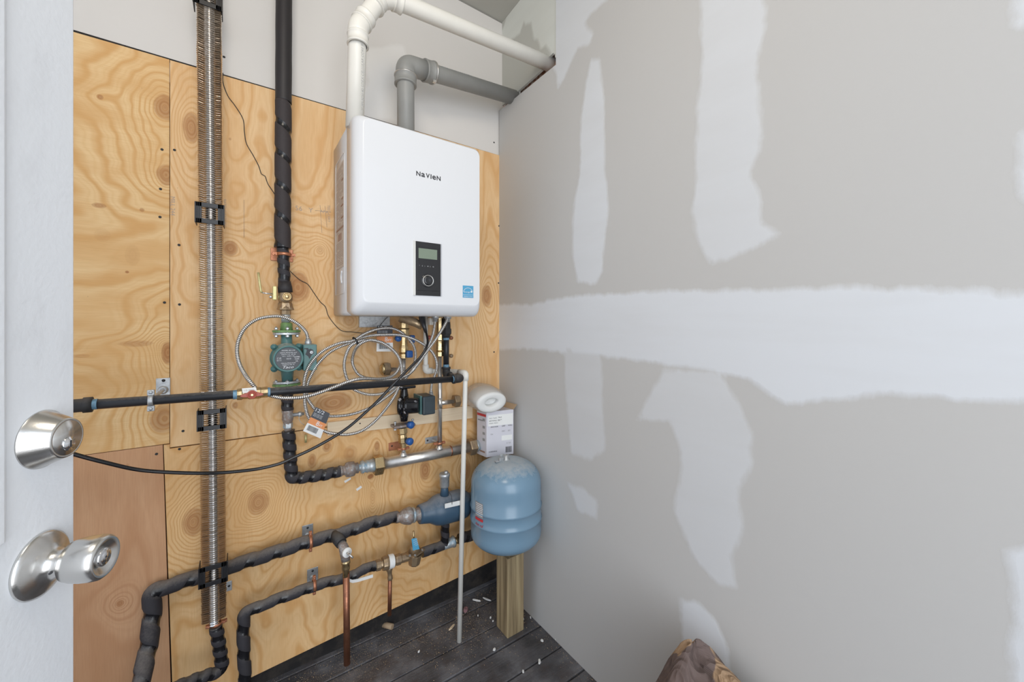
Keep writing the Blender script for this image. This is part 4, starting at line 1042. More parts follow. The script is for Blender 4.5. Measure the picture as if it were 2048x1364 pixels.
f0 = P(326, 780, -.003); MB().lathe(f0, (0, -1, 0), [(0, .014), (.004, .013), (.008, .009)], 16).build('boss', M['galv'], t)
MB().tube([f0, cc+Vector((.0, rg, .0))], .0055, 12).build('threaded_rod', M['galv'], t)

# ------------------------------------------------------------------ metal clad cables
def mc(name, label, pts, grp='metal-clad cables coiled under the boiler'):
    pts3 = [P(a, b, c) for a, b, c in pts]; path = resample(crom(pts3, .006), .00125)
    mb = MB(); mb.tube(path, .0058, 10, rf=lambda L, u: 1+.16*math.sin(6.2832*(L/.0058+u)))
    return tag(mb.build(name, M['mc'], loc=pts3[0]), label, 'cable', grp)
mc('metal_clad_cable', 'ribbed metal cable arching left from the green pump then coiling under the boiler', [
 (616.5,684,-.11),(612,664,-.11),(592,645,-.12),(565.6,634,-.125),(543.6,632.6,-.125),(515,638.5,-.12),(491,655,-.12),(477.6,679,-.12),(474,703,-.125),(478.7,727.6,-.14),(488.6,747,-.17),
 (500,763,-.205),(520,783,-.21),(554.6,794.5,-.25),(582,796,-.27),(609.6,793.6,-.275),(640,784.8,-.275),(669,773.8,-.272),(697.6,762.8,-.268),(724,757,-.25),(760,758,-.20),(784,752,-.16),(797,738,-.14),(801,722,-.14),
 (790,705.6,-.14),(772.6,690,-.15),(750.6,682.5,-.15),(730,680,-.15),(712,685,-.15),(698,696,-.14),(689,722,-.12),(690,745,-.12),(700,770,-.12),(713,781.5,-.12),(740,789,-.12),(770,785,-.12),(800,766,-.13),(823,740,-.13),(831,714,-.13),(827.6,692,-.125),(816.6,677,-.125),(800,663,-.125),
 (780,656,-.12),(753,658.5,-.12),(728,668,-.13),(706,681,-.14),(680,686,-.14),(653.6,697,-.14),(631.6,714,-.14),(616,736,-.14),(608.5,763,-.14),(609.6,793.6,-.14),(611,814,-.14),(620,838,-.145),(647,861,-.15),(671,867.5,-.15),(697.6,868.5,-.15),(724,861,-.15),(750,842,-.15),(775,813,-.15),
 (792,787,-.16),(800,765,-.165),(803.5,742,-.165),(799,718,-.165),(787,701,-.165),(768,687,-.165),(748,680.5,-.165),(735,681,-.165),(720,688,-.16),(709,702,-.13),(704.5,723,-.10),(711,741,-.10),(722,752,-.10),(745,758,-.10),(775,760,-.11),(800,756,-.14),(821,746,-.16),(840,722,-.18),(854,698,-.19),(866,668,-.18),(871,634,-.17)])
mc('metal_clad_cable', 'ribbed metal cable looping down from the boiler underside to the black pump', [
 (896,634,-.17),(891,646,-.18),(882,662,-.185),(866,686,-.20),(850,708,-.20),(836,727.6,-.18),(815,752,-.15),(794.6,776,-.13),(772.6,794,-.13),(739.6,815.6,-.13),(700,829,-.13),(658,832,-.13),(636,824,-.13),(622.8,809,-.13),(614,793.6,-.13),(615,769,-.13),(622.8,749.6,-.13),(636,727.6,-.13),(658,705.6,-.13),(680,693.5,-.13),(706,684,-.13),(722,676,-.125),
 (745,671,-.13),(766,669.5,-.145),(799,670,-.15),(827.6,678,-.15),(851.8,692,-.15),(867,708,-.14),(873.5,726,-.13),(872.7,741,-.125),(867,758,-.12),(863,771,-.115),(862,784,-.11)])
# twist tie round both cables
t0 = MB(); t0.lathe(P(711, 682, -.142), (.5, 0, .3), [(-.003, .0175), (0, .019), (.003, .0175)], 18, True, False)
tag(t0.build('cable_tie', M['black'], loc=P(711, 682, -.142)), 'small black tie bundling the coiled metal cables', 'cable tie')

# store tags
def price_tag(label, quad, Y, top='12/2', big='8'):
    """quad: photo corners tl, tr, br, bl"""
    c = [P(x_, y_, Y) for x_, y_ in quad]; tl, tr, br, bl = c
    t = thing('hang_tag', label, 'tag', c[0], 'hang tags on the metal cables')
    rt = (tr-tl); dn = (bl-tl); W_, H_ = rt.length, dn.length; nrm = Vector((0, -1, 0))
    def band(f0, f1, mat, nm):
        a = [tl+dn*f0, tr+(br-tr)*f0, tr+(br-tr)*f1, tl+dn*f1]; m_ = MB(); m_.prism([p for p in a], (0, .0008, 0)); return m_.build(nm, M[mat], t)
    band(0, .42, 'paper_dark', 'dark_band'); band(.42, .66, 'paper_orange', 'orange_band')
    wb = band(.66, 1.0, 'paper_white', 'barcode_panel')
    right = rt.normalized(); up = -dn.normalized()
    text(top, t, M['ink_white'], tl+dn*.15+rt*.08+nrm*.0003, right, up, H_*.13, 'tag_print', width=W_*.58)
    for k in range(3): text('METAL CLAD CABLE', t, M['ink_white'], tl+dn*(.24+.05*k)+rt*.08+nrm*.0003, right, up, H_*.03, 'tag_print', width=W_*.6)
    text(big, t, M['ink_white'], tl+dn*.62+rt*.5+nrm*.0003, right, up, H_*.17, 'tag_print')
    text('FT', t, M['ink_white'], tl+dn*.62+rt*.72+nrm*.0003, right, up, H_*.09, 'tag_print')
    bc = MB(); x_ = .15; rnd = random.Random(3)
    while x_ < .82:
        w_ = rnd.choice((.012, .02, .03)); a = tl+rt*x_+dn*.71+nrm*.0003
        bc.prism([a, a+rt*w_, a+rt*w_+dn*.2, a+dn*.2], nrm*.0003); x_ += w_+rnd.choice((.014, .022))
    bc.build('barcode', M['ink_black'], wb)
price_tag('hang tag tilted askew on the cable coil, left of and below the other tag', [(632, 814), (660, 827), (641, 877), (606, 862)], -.165)
price_tag('hang tag standing upright just under the left end of the boiler', [(754, 651), (785, 651), (786, 703), (753, 703)], -.105)

# power cord
cord = [P(846, 634, -.20), P(847, 646, -.21), P(852, 664, -.22), P(855.6, 683, -.25), P(851.8, 697, -.27), P(841, 714, -.275), P(823, 732, -.28), P(803, 752, -.285), P(788, 767, -.285), P(766, 791, -.285), P(744, 813, -.28), P(722, 833, -.275), P(700, 852, -.27),
        P(677, 868, -.265), P(648, 885, -.26), P(618, 901, -.26), P(589, 914, -.26), P(560, 927, -.26), P(520, 937, -.26), P(478, 942.5, -.265), P(440, 945.5, -.27), P(403, 946.5, -.28), P(335, 944.5, -.29), P(273, 939, -.30), P(205, 923.6, -.32), P(147, 908, -.33), P(90, 890, -.34), P(20, 870, -.35)]
mb = MB(); path = resample(crom(cord, .01), .008)
mb.tube(path, .0042, 12, rf=lambda L, u: 1+.16*math.cos(4*math.pi*u))
pc = thing('power_cord', 'black power cord sagging from the boiler across to the door', 'cord', cord[0])
mb.build('cord', M['black_rubber'], pc)
mb = MB(); c0 = P(845, 634, -.20); mb.tube([P(844, 633, -.19), P(845, 641, -.205), P(848, 652, -.215), P(852, 665, -.222)], [.014, .013, .009, .006], 16); mb.build('strain_relief', M['black'], pc)

# thin sensor wire
wire = [(447,149,-.004),(460,152,-.003)]
mb = MB()
wpts = [P(446,146,-.003),P(446,165,-.003),P(456,192,-.003),P(470,211,-.003),P(486,238,-.003),P(489,265,-.003),P(493,287,-.003),P(506,310,-.003),P(517,331,-.003),P(523,348,-.003),P(530,352,-.003),P(536,368,-.003),P(549,388,-.004),P(552,400,-.008)]
mb.tube(crom(wpts, .006), .0013, 6)
tag(mb.build('thin_wire', M['iron_cast'], loc=wpts[0]), 'thin dark wire wavering down the upright plywood from the finned tube to the thick pipe', 'wire'); mb = MB()
w2 = [P(575,535,-.006),P(583,545,-.003),P(600,560,-.003),P(615,568,-.003),P(626,583,-.003),P(640,603,-.003),P(651,614,-.003),P(657,632,-.003),P(672,652,-.003),P(685,662,-.003),P(705,664,-.005),P(735,666.5,-.006),P(752,662,-.01),P(765,645,-.02),P(775,634,-.03)]
mb.tube(crom(w2, .006), .0013, 6)
tag(mb.build('thin_wire', M['iron_cast'], loc=w2[0]), 'thin dark wire running from behind the ball valve to under the boiler', 'wire')


# white condensate drain
Yc_ = -.34
dr = thing('white_drain_pipe', 'slim white plastic drain pipe standing upright down to the floor', 'pipe', F(918, 1285))
db = F(918.5, 1283); dtp = P(931, 745, -.17)
k0 = P(853, 650, -.07); 
pth = [P(848, 640, -.06), P(853, 735, -.06), P(885, 739, -.06), Vector((dtp.x, -.06, dtp.z)), ]
hx = Vector((dtp.x, -.06, P(905, 742, -.06).z))
pth = [Vector((k0.x, -.06, BZ0+.01)), Vector((k0.x, -.06, P(856, 742, -.06).z)), Vector((dtp.x-.02, -.06, P(905, 742, -.06).z)), Vector((dtp.x, -.16, dtp.z)), Vector((dtp.x, -.17, dtp.z-.03))]
MB().tube(fillet(pth[:3]+[Vector((dtp.x-.012, -.10, pth[2].z+.002)), Vector((dtp.x, -.17, pth[2].z+.002)), db], [.02, .02, .01, .018, .02][:4]), .0108, 18).build('pipe', M['white_pvc'], dr)
tpz = pth[2].z
mb = MB(); tq = Vector((dtp.x, -.17, tpz)); ddn = (db-tq).normalized()
mb.tube(fillet([Vector((dtp.x-.008, -.125, tpz)), tq, tq+ddn*.032], .012), .0150, 18); mb.build('elbow', M['white_pvc'], dr)
mb = MB(); q = Vector((k0.x, -.06, P(856, 742, -.06).z)); mb.tube(fillet([q+Vector((0, 0, .03)), q, q+Vector((.03, 0, 0))], .015), .0145, 18); mb.build('elbow', M['white_pvc'], dr)
MB().box(P(862, 643, -.12), (.022, .02, .03)).build('white_union', M['white_pvc'], dr)
# gas/water stubs under the boiler
mb = MB(); mb.tube([P(800, 634, -.15), P(830, 645, -.17), P(843, 652, -.19)], [.020, .018, .016], 14); mb.build('angled_port', M['brass_dark'], bo)
for px_, Y_ in ((871, -.17), (896, -.17)):
    mb = MB(); pxl(mb, [(px_, 628, 15), (px_, 637, 15), (px_-.5, 638, 10), (px_-1, 644, 10)], Y_, 14); mb.build('cable_connector', M['galv'], bo)
for px_, py_, mt_ in ((905, 676, 'copper'), (905, 712, 'brass_dark'), (861, 675, 'red_handle')):
    q = P(px_, py_, -.03); MB().lathe((q.x, -.001, q.z), (0, -1, 0), [(0, .008), (.02, .009), (.022, .006), (.022, 0)], 12).build('port_plug', M[mt_], b2)
# small yellow tube end below the left tag
q = P(611.5, 876, -.02); tag(MB().lathe((q.x, -.02, P(611, 885, -.02).z), (0, 0, 1), [(0, .0045), (.03, .0045)], 10).build('drain_cap_lever', M['brass_yellow'], loc=q), 'short yellow lever poking out below the tilted hang tag', 'lever')

# ------------------------------------------------------------------ lower insulated pipes
Yl = -.10
wrap('insulated_pipe', 'dusty black wrapped pipe, upper of the lower two, elbowing down at the left', [P(797, 1033, Yl), P(740, 1046, Yl), P(690, 1065, Yl), P(620, 1082, Yl+.01), P(540, 1108, Yl+.035), P(400, 1152, -.030), P(303, 1183, -.035), P(305, 1230, -.045), P(296, 1300, -.08), P(268, 1420, Yl-.08), P(262, 1520, Yl-.08)], .0245, .085, .34, .85, .018, .14)
wrap('insulated_pipe', 'dusty black wrapped pipe, lower of the lower two, elbowing down at the left', [P(752, 1131, Yl), P(722, 1140, Yl), P(706, 1152, Yl), P(640, 1168, Yl), P(560, 1196, Yl), P(487, 1226, Yl), P(487, 1290, Yl-.01), P(492, 1400, Yl-.02), P(494, 1480, Yl-.02)], .0198, .080, .36, .85, .018, .14)
wrap('insulated_pipe', 'black taped pipe below the finned tube bending away to the lower left', [P(432, 1252, FY), P(440, 1300, FY), P(446, 1340, FY), P(400, 1356, FY-.02), P(335, 1382, FY-.05)], .0195, .036, .50, .5, .022, .12)
t = clamp(433, 1247, FY, .0125, 'copper_bright', 'copper clamp at the foot of the finned tube', wd=.008)
a = P(452, 1183, 0); b = P(464, 1160, 0); q = tag(MB().bb(a.x, b.x, -.003, -.0005, a.z, b.z).build('wall_plate', M['galv'], loc=a, bevel=.001), 'small zinc plate just right of the finned tube foot', 'plate')
MB().lathe(P(458, 1172, -.003), (0, -1, 0), [(0, .004), (.001, 0)], 10).build('plate_screw', M['iron_cast'], q)
dpipe = P(540, 1108, Yl)-P(620, 1085, Yl)
for px_, py_, r_, plate, lb_ in ((621, 1083, .0215, (604, 626, 1046, 1082, 'galv'), 'copper clamp on a zinc plate holding the upper dusty pipe'), (628.5, 1170, .019, (614, 636, 1132, 1166, 'galv'), 'copper clamp on a zinc plate holding the lower dusty pipe')):
    clamp(px_, py_, Yl, r_, 'copper_bright', lb_, d=dpipe, plate=plate, wd=.010, ears=(0, 0, 1))

# tee and relief valve, copper discharge
rv = thing('relief_valve', 'rusty elbowed relief valve with a white disc, above the long copper pipe', 'valve', P(690, 1105, Yl))
mb = MB(); mb.tube([P(668, 1070, Yl), P(676, 1078, Yl-.03), P(683, 1087, Yl-.055)], [.019, .021, .020], 20); mb.build('branch_tee', M['iron_cast'], rv)
mb = MB(); mb.tube([P(682, 1087, Yl-.05), P(686, 1092, Yl-.065), P(690, 1103, Yl-.075), P(691.5, 1122, Yl-.075)], [.0155, .0165, .019, .015], 20); mb.build('body', M['rust'], rv)
dn_ = (Vector((CX, CY, CZ))-P(692, 1105, Yl-.09)); dn_ = Vector((.25, -.9, .12)).normalized()
MB().lathe(P(692, 1104, Yl-.085), dn_, [(0, .0165), (.010, .0175), (.012, .016), (.0125, .004), (.02, .004), (.02, 0)], 24).build('white_disc', M['paper_white'], rv)
MB().tube([P(694, 1106, Yl-.10), P(700, 1110, Yl-.118), P(706, 1116, Yl-.125)], [.004, .0035, .004], 8).build('test_lever', M['steel'], rv)
mb = MB(); pxl(mb, [(691.5, 1120, 18), (691.5, 1126, 19), (692, 1128, 15), (692, 1134, 17), (692, 1139, 16), (692, 1140, 14), (692, 1152, 14)], Yl-.075, 16); mb.build('brass_adapter', M['brass'], rv)
cpz = P(692.5, 1146, Yl-.075); cpb = P(694, 1328, Yl-.075)
tag(MB().tube([cpz, cpb], .0117, 22).build('copper_pipe', M['copper'], loc=cpb), 'long copper discharge pipe ending just above the floor', 'pipe', 'copper discharge pipes')
# lower train
lt = thing('backflow_preventer', 'brass backflow preventer with a white label on the lower pipe', 'valve', P(780, 1125, Yl))
mb = MB(); pxl(mb, [(750, 1132, 16), (752, 1131, 21), (760, 1129, 21), (761, 1128.5, 16), (764, 1128, 17), (765, 1127.5, 25), (772, 1125, 27), (788, 1121, 24), (790, 1120.5, 18), (793, 1119.5, 21), (800, 1117.5, 21), (801, 1117, 14), (803, 1116.5, 17), (815, 1113, 17), (820, 1112, 15)], Yl, 12, False, False); mb.build('body', M['brass_dark'], lt)
e = (P(800, 1117.5, Yl)-P(760, 1129, Yl)).normalized()
MB().lathe(P(776, 1124.2, Yl), e, [(0, .0278), (.022, .0272)], 20, cap=False).build('white_label', M['paper_white'], lt)
mb = MB(); pxl(mb, [(778, 1130, 15), (779, 1140, 13), (779.5, 1142, 10), (780, 1150, 9), (780, 1153, 11), (780, 1158, 11), (780.5, 1160, 8)], Yl, 14); mb.build('vent_outlet', M['brass_dark'], lt)
tag(MB().tube([P(780, 1156, Yl), P(779, 1230, Yl)], .0083, 18).build('copper_pipe', M['copper'], loc=P(779, 1230, Yl)), 'short thin copper pipe below the backflow preventer', 'pipe', 'copper discharge pipes')
fv = thing('feed_valve', 'bronze feed valve with a pointed top and a blue label', 'valve', P(830, 1105, Yl))
mb = MB(); pxl(mb, [(828, 1129, 20), (828, 1126, 24), (830, 1110, 29), (830, 1108, 29)], Yl-.01, 8, False); mb.build('body', M['brass_dark'], fv)
q = P(829, 1104, Yl-.01); Mz = Matrix.Rotation(.45, 3, 'Z'); MB().box(q, (.072, .062, .008), Mz).build('square_flange', M['brass_dark'], fv, bevel=.006)
q2 = MB(); pxl(q2, [(829, 1103, 26), (829, 1090, 17), (828, 1086, 9)], Yl-.01, 16); q2.build('bonnet', M['brass_dark'], fv)
MB().tube([P(828, 1089, Yl-.012), P(827, 1062, Yl-.012)], .0036, 10).build('adjusting_stem', M['brass'], fv)
bl = MB(); bl.prism([P(823, 1078, Yl-.032), P(833, 1076, Yl-.032), P(839, 1098, Yl-.034), P(826, 1101, Yl-.034)], (0, .001, 0)); blo = bl.build('blue_label', M['star_blue'], fv)
for k in range(5):
    q = P(826+k*.7, 1083+k*3.6, Yl-.0330); text('WATER FEED', blo, M['ink_white'], q, (1, 0, .18), (0, 0, 1), .004, 'label_print', width=.020)
mb = MB()
for dx, dy in ((-.028, -.02), (.03, -.012), (-.01, -.032)): mb.lathe(P(829, 1104, Yl-.01)+Vector((dx, dy, .002)), (0, 0, 1), [(0, .005), (.006, .005)], 6, False)
mb.build('bolt', M['galv'], fv)
wrap('insulated_pipe', 'short taped pipe between the feed valve and the separator tee', [P(844, 1105, Yl), P(868, 1097, Yl), P(886, 1090, Yl)], .0215, .08, .25, .6, .01, .05)
wrap('insulated_pipe', 'short upright taped pipe under the blue air separator', [P(890, 1036, Yl-.01), P(890, 1090, Yl)], .0205, .05, .5, .1, .01, .05)
te = thing('pipe_tee', 'dusty tee and brass nipple below the blue air separator', 'fitting', P(895, 1087, Yl))
mb = MB(); pxl(mb, [(882, 1092, 18), (896, 1087, 19), (904, 1084, 19), (905, 1083.5, 22), (908, 1082.5, 22)], Yl, 14, True, False); mb.build('tee_body', M['galv_blue'], te)
mb = MB(); pxl(mb, [(907, 1083, 13), (915, 1080.5, 13), (916, 1080, 9), (922, 1078, 9)], Yl, 12, True, False); mb.build('nipple', M['brass'], te)
wrap('insulated_pipe', 'black taped pipe going behind the blue tank, right of the white drain pipe', [P(918, 1078, Yl), P(955, 1067, Yl), P(985, 1058, Yl+.02)], .0245, .05, .4, .2, .01, .06)
# strap
sp = [P(696, 1160, Yl-.02), P(705, 1163, Yl-.02), P(716, 1161, Yl-.02), P(746, 1152, Yl-.02)]
mb = MB(); 
for a, b in zip(sp, sp[1:]):
    mb.prism([a+Vector((0, 0, .006)), b+Vector((0, 0, .006)), b-Vector((0, 0, .006)), a-Vector((0, 0, .006))], (0, .002, 0))
tag(mb.build('metal_strap', M['paper_white'], loc=sp[1]), 'perforated pale metal strap end sticking out beside the copper pipe', 'strap')
# air separator
sep = thing('air_separator', 'dark blue cast air separator with a silver vent can on top', 'air separator', P(890, 1010, -.12))
Ys = -.11
sa, sb = P(838, 1029, Ys), P(951, 1001, Ys); sd_ = (sb-sa); SL = sd_.length
mb = MB(); mb.lathe(sa, sd_, [(0, .024), (0, .039), (.012, .041), (.045, .046), (.058, .053), (.075, .062), (.10, .067), (.20, .067), (.225, .060), (.240, .048), (.250, .042), (.28, .040), (.28, .024)], 30); mb.build('body', M['sep_blue'], sep)
mb = MB(); pxl(mb, [(889, 990, 18), (889, 976, 15), (889, 972, 13)], Ys-.01, 16); mb.build('vent_neck', M['sep_blue'], sep)
mb = MB(); pxl(mb, [(889, 974, 17), (889, 971, 19), (889, 953, 20), (889, 952, 22), (889, 948, 22), (889, 946, 19)], Ys-.01, 24); va = mb.build('vent_can', M['galv'], sep)
mb = MB(); pxl(mb, [(892, 947, 8), (892, 942, 7)], Ys-.01, 12); mb.build('vent_cap', M['galv'], va)
# label lies on the bulge
lq0, lq1 = P(890, 1011, Ys-.072), P(921, 1004, Ys-.072)
mb = MB(); mb.prism([P(890, 1008, Ys-.0685), P(921, 1001, Ys-.0685), P(921, 1010, Ys-.0685), P(890, 1017, Ys-.0685)], (0, .003, 0)); mb.build('white_label', M['paper_white'], sep)
mb = MB(); mb.tube(crom([P(897, 984, Ys-.050), P(902, 990, Ys-.062), P(904, 1000, Ys-.0695), P(904, 1009, Ys-.0705)], .005), .0011, 6); mb.build('drip_line', M['ink_black'], sep)
mb = MB(); pxl(mb, [(892, 1026, 22), (891, 1036, 20), (890.5, 1040, 20)], Ys, 16); mb.build('bottom_outlet', M['sep_blue'], sep)
cu = thing('rusty_reducer', 'rusty bell-shaped reducer left of the blue air separator', 'fitting', P(820, 1032, Ys))
mb = MB(); pxl(mb, [(792, 1036, 16), (796, 1035, 18), (799, 1034.5, 17), (801, 1034, 22), (808, 1032.5, 29), (816, 1031.5, 33), (820, 1031, 33), (823, 1030.5, 27)], Ys, 20, True, False); mb.build('bell', M['rust'], cu)
mb = MB(); pxl(mb, [(822, 1031, 24), (826, 1030, 27), (829, 1029.5, 24), (836, 1028, 25), (840, 1027.5, 28)], Ys, 18, True, False); mb.build('nipple', M['rust'], cu)
mb = MB(); pxl(mb, [(823.5, 1030.7, 26), (824, 1030.5, 29), (828, 1029.7, 29), (828.5, 1029.6, 26)], Ys, 18, True, False); mb.build('sealant_ring', M['galv_blue'], cu)

# ------------------------------------------------------------------ expansion tank on its post
px0, py0 = -.181, -.32
po = thing('wooden_post', 'short square treated-lumber post standing on the floor under the blue tank', 'post', (px0+.045, py0+.045, 0))
MB().bb(px0, px0+.090, py0, py0+.090, 0, .350).build('timber', M['pt_wood'], po, bevel=.003)
TC = Vector((-.165, -.285, 0)); TR = .1575
tk = thing('expansion_tank', 'round light-blue expansion tank with a dusty domed top, standing on the post', 'tank', (TC.x, TC.y, .35))
zs, ztp = .682, .778; zb_, zs2 = .392, .462
prof = []
for i in range(11): a = math.pi/2*i/10; prof.append((zb_-.35+(zs2-zb_)*(1-math.cos(a)), max(.004, TR*math.sin(a)**.85)))
prof += [(.480-.35, TR), (.527-.35, TR), (.531-.35, TR+.0035), (.535-.35, TR), (.582-.35, TR-.001), (.586-.35, TR+.0035), (.591-.35, TR-.001), (.66-.35, TR-.001)]
for i in range(13): a = math.pi/2*i/12; prof.append((zs-.35+(ztp-zs)*math.sin(a), max(.004, (TR-.001)*math.cos(a)**.72)))
MB().lathe((TC.x, TC.y, .35), (0, 0, 1), prof, 64).build('shell', M['tank_blue'], tk)
mb = MB(); mb.lathe((TC.x, TC.y, ztp-.004), (0, 0, 1), [(0, .019), (.004, .018), (.008, .012), (.024, .012), (.024, .008), (.018, .007)], 20); mb.build('valve_cap', M['galv'], tk)
mb = MB(); mb.box((TC.x-.030, TC.y-.004, ztp+.006), (.022, .012, .016)); mb.box((TC.x-.050, TC.y-.004, ztp+.002), (.020, .018, .004)); mb.box((TC.x-.014, TC.y+.012, ztp+.010), (.02, .006, .026)); mb.build('lifting_tab', M['galv'], tk, bevel=.002)
MB().lathe((TC.x, TC.y, .351), (0, 0, 1), [(0, .013), (.010, .013), (.010, .010), (.046, .010)], 12).build('threaded_stub', M['rust'], tk)
# curved label strip
def cyl_patch(px_a, px_b, z0, z1, off, seg=8):
    def ang(px):   # angle on the tank seen at that pixel
        best = None
        for i in range(720):
            a = math.pi*2*i/720; p = TC+Vector((TR*math.cos(a), TR*math.sin(a), 0)); r = p-Vector((CX, CY, 0))
            fw = r.x*S1+r.y*C1; rt_ = r.x*C1-r.y*S1
            if r.x*math.cos(a)+r.y*math.sin(a) > 0: continue
            d = abs(U0+FOC*rt_/fw-px)
            if best is None or d < best[0]: best = (d, a)
        return best[1]
    a0, a1 = ang(px_a), ang(px_b); mb = MB(); n = seg
    r0 = [TC+Vector(((TR+off)*math.cos(a0+(a1-a0)*i/n), (TR+off)*math.sin(a0+(a1-a0)*i/n), z0)) for i in range(n+1)]
    r1 = [Vector((p.x, p.y, z1)) for p in r0]; ri = [Vector((TC.x+(p.x-TC.x)*.995, TC.y+(p.y-TC.y)*.995, z0)) for p in r0]; rj = [Vector((p.x, p.y, z1)) for p in ri]
    mb.rings([r0, r1, rj, ri, r0], closed=False, cap=False, smooth=False); return mb
zl = lambda py: CZ-(py-V0)/FOC*1.75
MB_l = cyl_patch(951, 966, zl(1008), zl(981), .0008); lbo = MB_l.build('data_label', M['ink_grey'], tk)
for k in range(7): cyl_patch(952+random.random()*2, 964+random.random()*2, zl(984+k*3.4), zl(983+k*3.4), .0014).build('label_line', M['ink_white'], lbo)
cyl_patch(951, 966, zl(1015), zl(1010), .0008).build('red_bar', M['ink_red'], tk)
a_ = 0
for k, ch in enumerate('Amtrol'):
    pxk = 951+2.6*k; mbk = cyl_patch(pxk, pxk+.5, 0, .001, 0); v0 = Vector(mbk.v[0])
    nr = (Vector((v0.x, v0.y, 0))-Vector((TC.x, TC.y, 0))).normalized(); rt_ = Vector((-nr.y, nr.x, 0)) 
    if rt_.dot(Vector((C1, -S1, 0))) < 0: rt_ = -rt_
    text(ch, tk, M['ink_red'], Vector((v0.x, v0.y, zl(1025)))+nr*.001, rt_, (0, 0, 1), .013, 'red_lettering', shear=.3)

# box behind the tank
bA = Vector((-.180, -.142)); bB = Vector((-.043, -.172)); e_ = (bB-bA).normalized(); nb = Vector((-.10, .995))
BZb = .748; BH = .218
def bx(u, v, z): q = bA+e_*u+nb*v; return Vector((q.x, q.y, z+BZb))
W_ = (bB-bA).length; D_ = .078
bt = thing('product_box', 'small printed carton with the flap open, leaning in the corner behind the tank', 'box', bx(W_/2, D_/2, 0))
mb = MB(); mb.prism([bx(0, 0, 0), bx(W_, 0, 0), bx(W_, D_, 0), bx(0, D_, 0)], (0, 0, BH)); mb.build('carton', M['card_lilac'], bt, bevel=.001)
f_n = Vector((-nb.x, -nb.y, 0)); e3 = Vector((e_.x, e_.y, 0)); 
def panel(u0, u1, z0, z1, mat, nm='printed_panel'):
    m_ = MB(); m_.prism([bx(u0, 0, z0)+f_n*.0006, bx(u1, 0, z0)+f_n*.0006, bx(u1, 0, z1)+f_n*.0006, bx(u0, 0, z1)+f_n*.0006], -f_n*.0005); return m_.build(nm, M[mat], bt)
panel(.008, W_-.004, BH-.070, BH-.018, 'paper_white', 'white_panel'); panel(W_*.55, W_-.008, .072, .096, 'paper_white', 'white_panel')
for k, (u, z, s) in enumerate(((.012, BH-.036, 'PRO TAPE'), (.012, BH-.048, 'DRYWALL 250'), (.012, BH-.060, 'FIBER MESH'), (W_*.42, BH-.034, 'No.6'), (W_*.42, BH-.046, '1 1/4'), (.02, .14, 'ANCHOR'), (.02, .105, 'FIX'), (.55*W_, .14, 'GRIP'), (.55*W_, .115, 'DRY'), (.78*W_, .14, 'WALL'), (.78*W_, .115, 'SET'), (.01, .022, 'WARNING'), (.72*W_, .055, '4.7 LB'))):
    text(s, bt, M['ink_black'] if k % 2 else M['ink_grey'], bx(u, 0, z)+f_n*.0012, e3, (0, 0, 1), .0062, 'carton_print')
bc = MB(); u = .70*W_
while u < .93*W_: bc.prism([bx(u, 0, .012)+f_n*.0012, bx(u+.0014, 0, .012)+f_n*.0012, bx(u+.0014, 0, .040)+f_n*.0012, bx(u, 0, .040)+f_n*.0012], -f_n*.0004); u += random.choice((.0025, .0035))
bc.build('barcode', M['ink_black'], bt)
def lside(v0, v1, z0, z1, mat, nm): 
    m_ = MB(); o3 = -e3*.0006; m_.prism([bx(0, v0, z0)+o3, bx(0, v1, z0)+o3, bx(0, v1, z1)+o3, bx(0, v0, z1)+o3], -e3*.0004); return m_.build(nm, M[mat], bt)
lside(.004, D_-.004, BH-.026, BH-.014, 'ink_red', 'red_bar')
for zz_ in (.17, .135, .105, .075): lside(.012, .03, zz_, zz_+.012, 'ink_grey', 'printed_mark')
lside(.012, .05, .018, .026, 'brown_ink', 'printed_mark'); lside(.03, D_-.01, BH-.05, BH-.044, 'ink_grey', 'printed_mark')
m_ = MB(); m_.prism([bx(W_, 0, BH), bx(W_, D_, BH), bx(W_+.018, D_+.0, BH+.022), bx(W_+.018, 0, BH+.022)], (0, 0, .0012)); m_.build('flap', M['card_brown'], bt)
# roll on the box
ra = Vector((.15, .93, .10)).normalized()
rl = thing('tape_roll', 'white roll of tape in loose clear film lying on the carton', 'tape roll', bx(W_*.4, .03, BH))
rc = P(984, 805.5, -.178); rd = Vector((.08, .93, .20)).normalized()
rx = rd.cross(Vector((0, 0, 1))).normalized(); rz = rx.cross(rd).normalized()
def oval(t_, a_, b_, n=44, wob=0.0, sh=(0, 0)):
    return [rc+rd*t_+rx*(math.cos(q)*a_+sh[0])*(1+wob*mnoise.noise(Vector((math.cos(q)*3, math.sin(q)*3, t_*30))))+rz*(math.sin(q)*b_+sh[1])*(1+wob*mnoise.noise(Vector((math.sin(q)*3, 4.0, t_*30)))) for q in [2*math.pi*j/n for j in range(n)]]
mb = MB(); mb.rings([oval(.02, .034, .020), oval(.002, .035, .021), oval(0, .040, .025), oval(-.003, .060, .038), oval(0, .074, .0475), oval(.005, .078, .050), oval(.10, .078, .050), oval(.10, .035, .021), oval(.02, .034, .020)], cap=False)
mb.build('roll', M['tape_roll'], rl)
mb = MB(); mb.rings([oval(.03, .0345, .0205), oval(.04, .001, .001)], cap=False); mb.build('inner_fill', M['tape_roll'], rl)
mb = MB(); mb.rings([oval(.004, .080, .052, wob=.03), oval(.02, .086, .056, wob=.10), oval(.05, .090, .060, wob=.12, sh=(-.006, .002)), oval(.09, .088, .060, wob=.12, sh=(-.014, .004)), oval(.125, .070, .052, wob=.12, sh=(-.02, .004)), oval(.150, .03, .03, wob=.1, sh=(-.02, 0))], cap=False)
mb.build('film_wrap', M['plastic_clear'], rl)

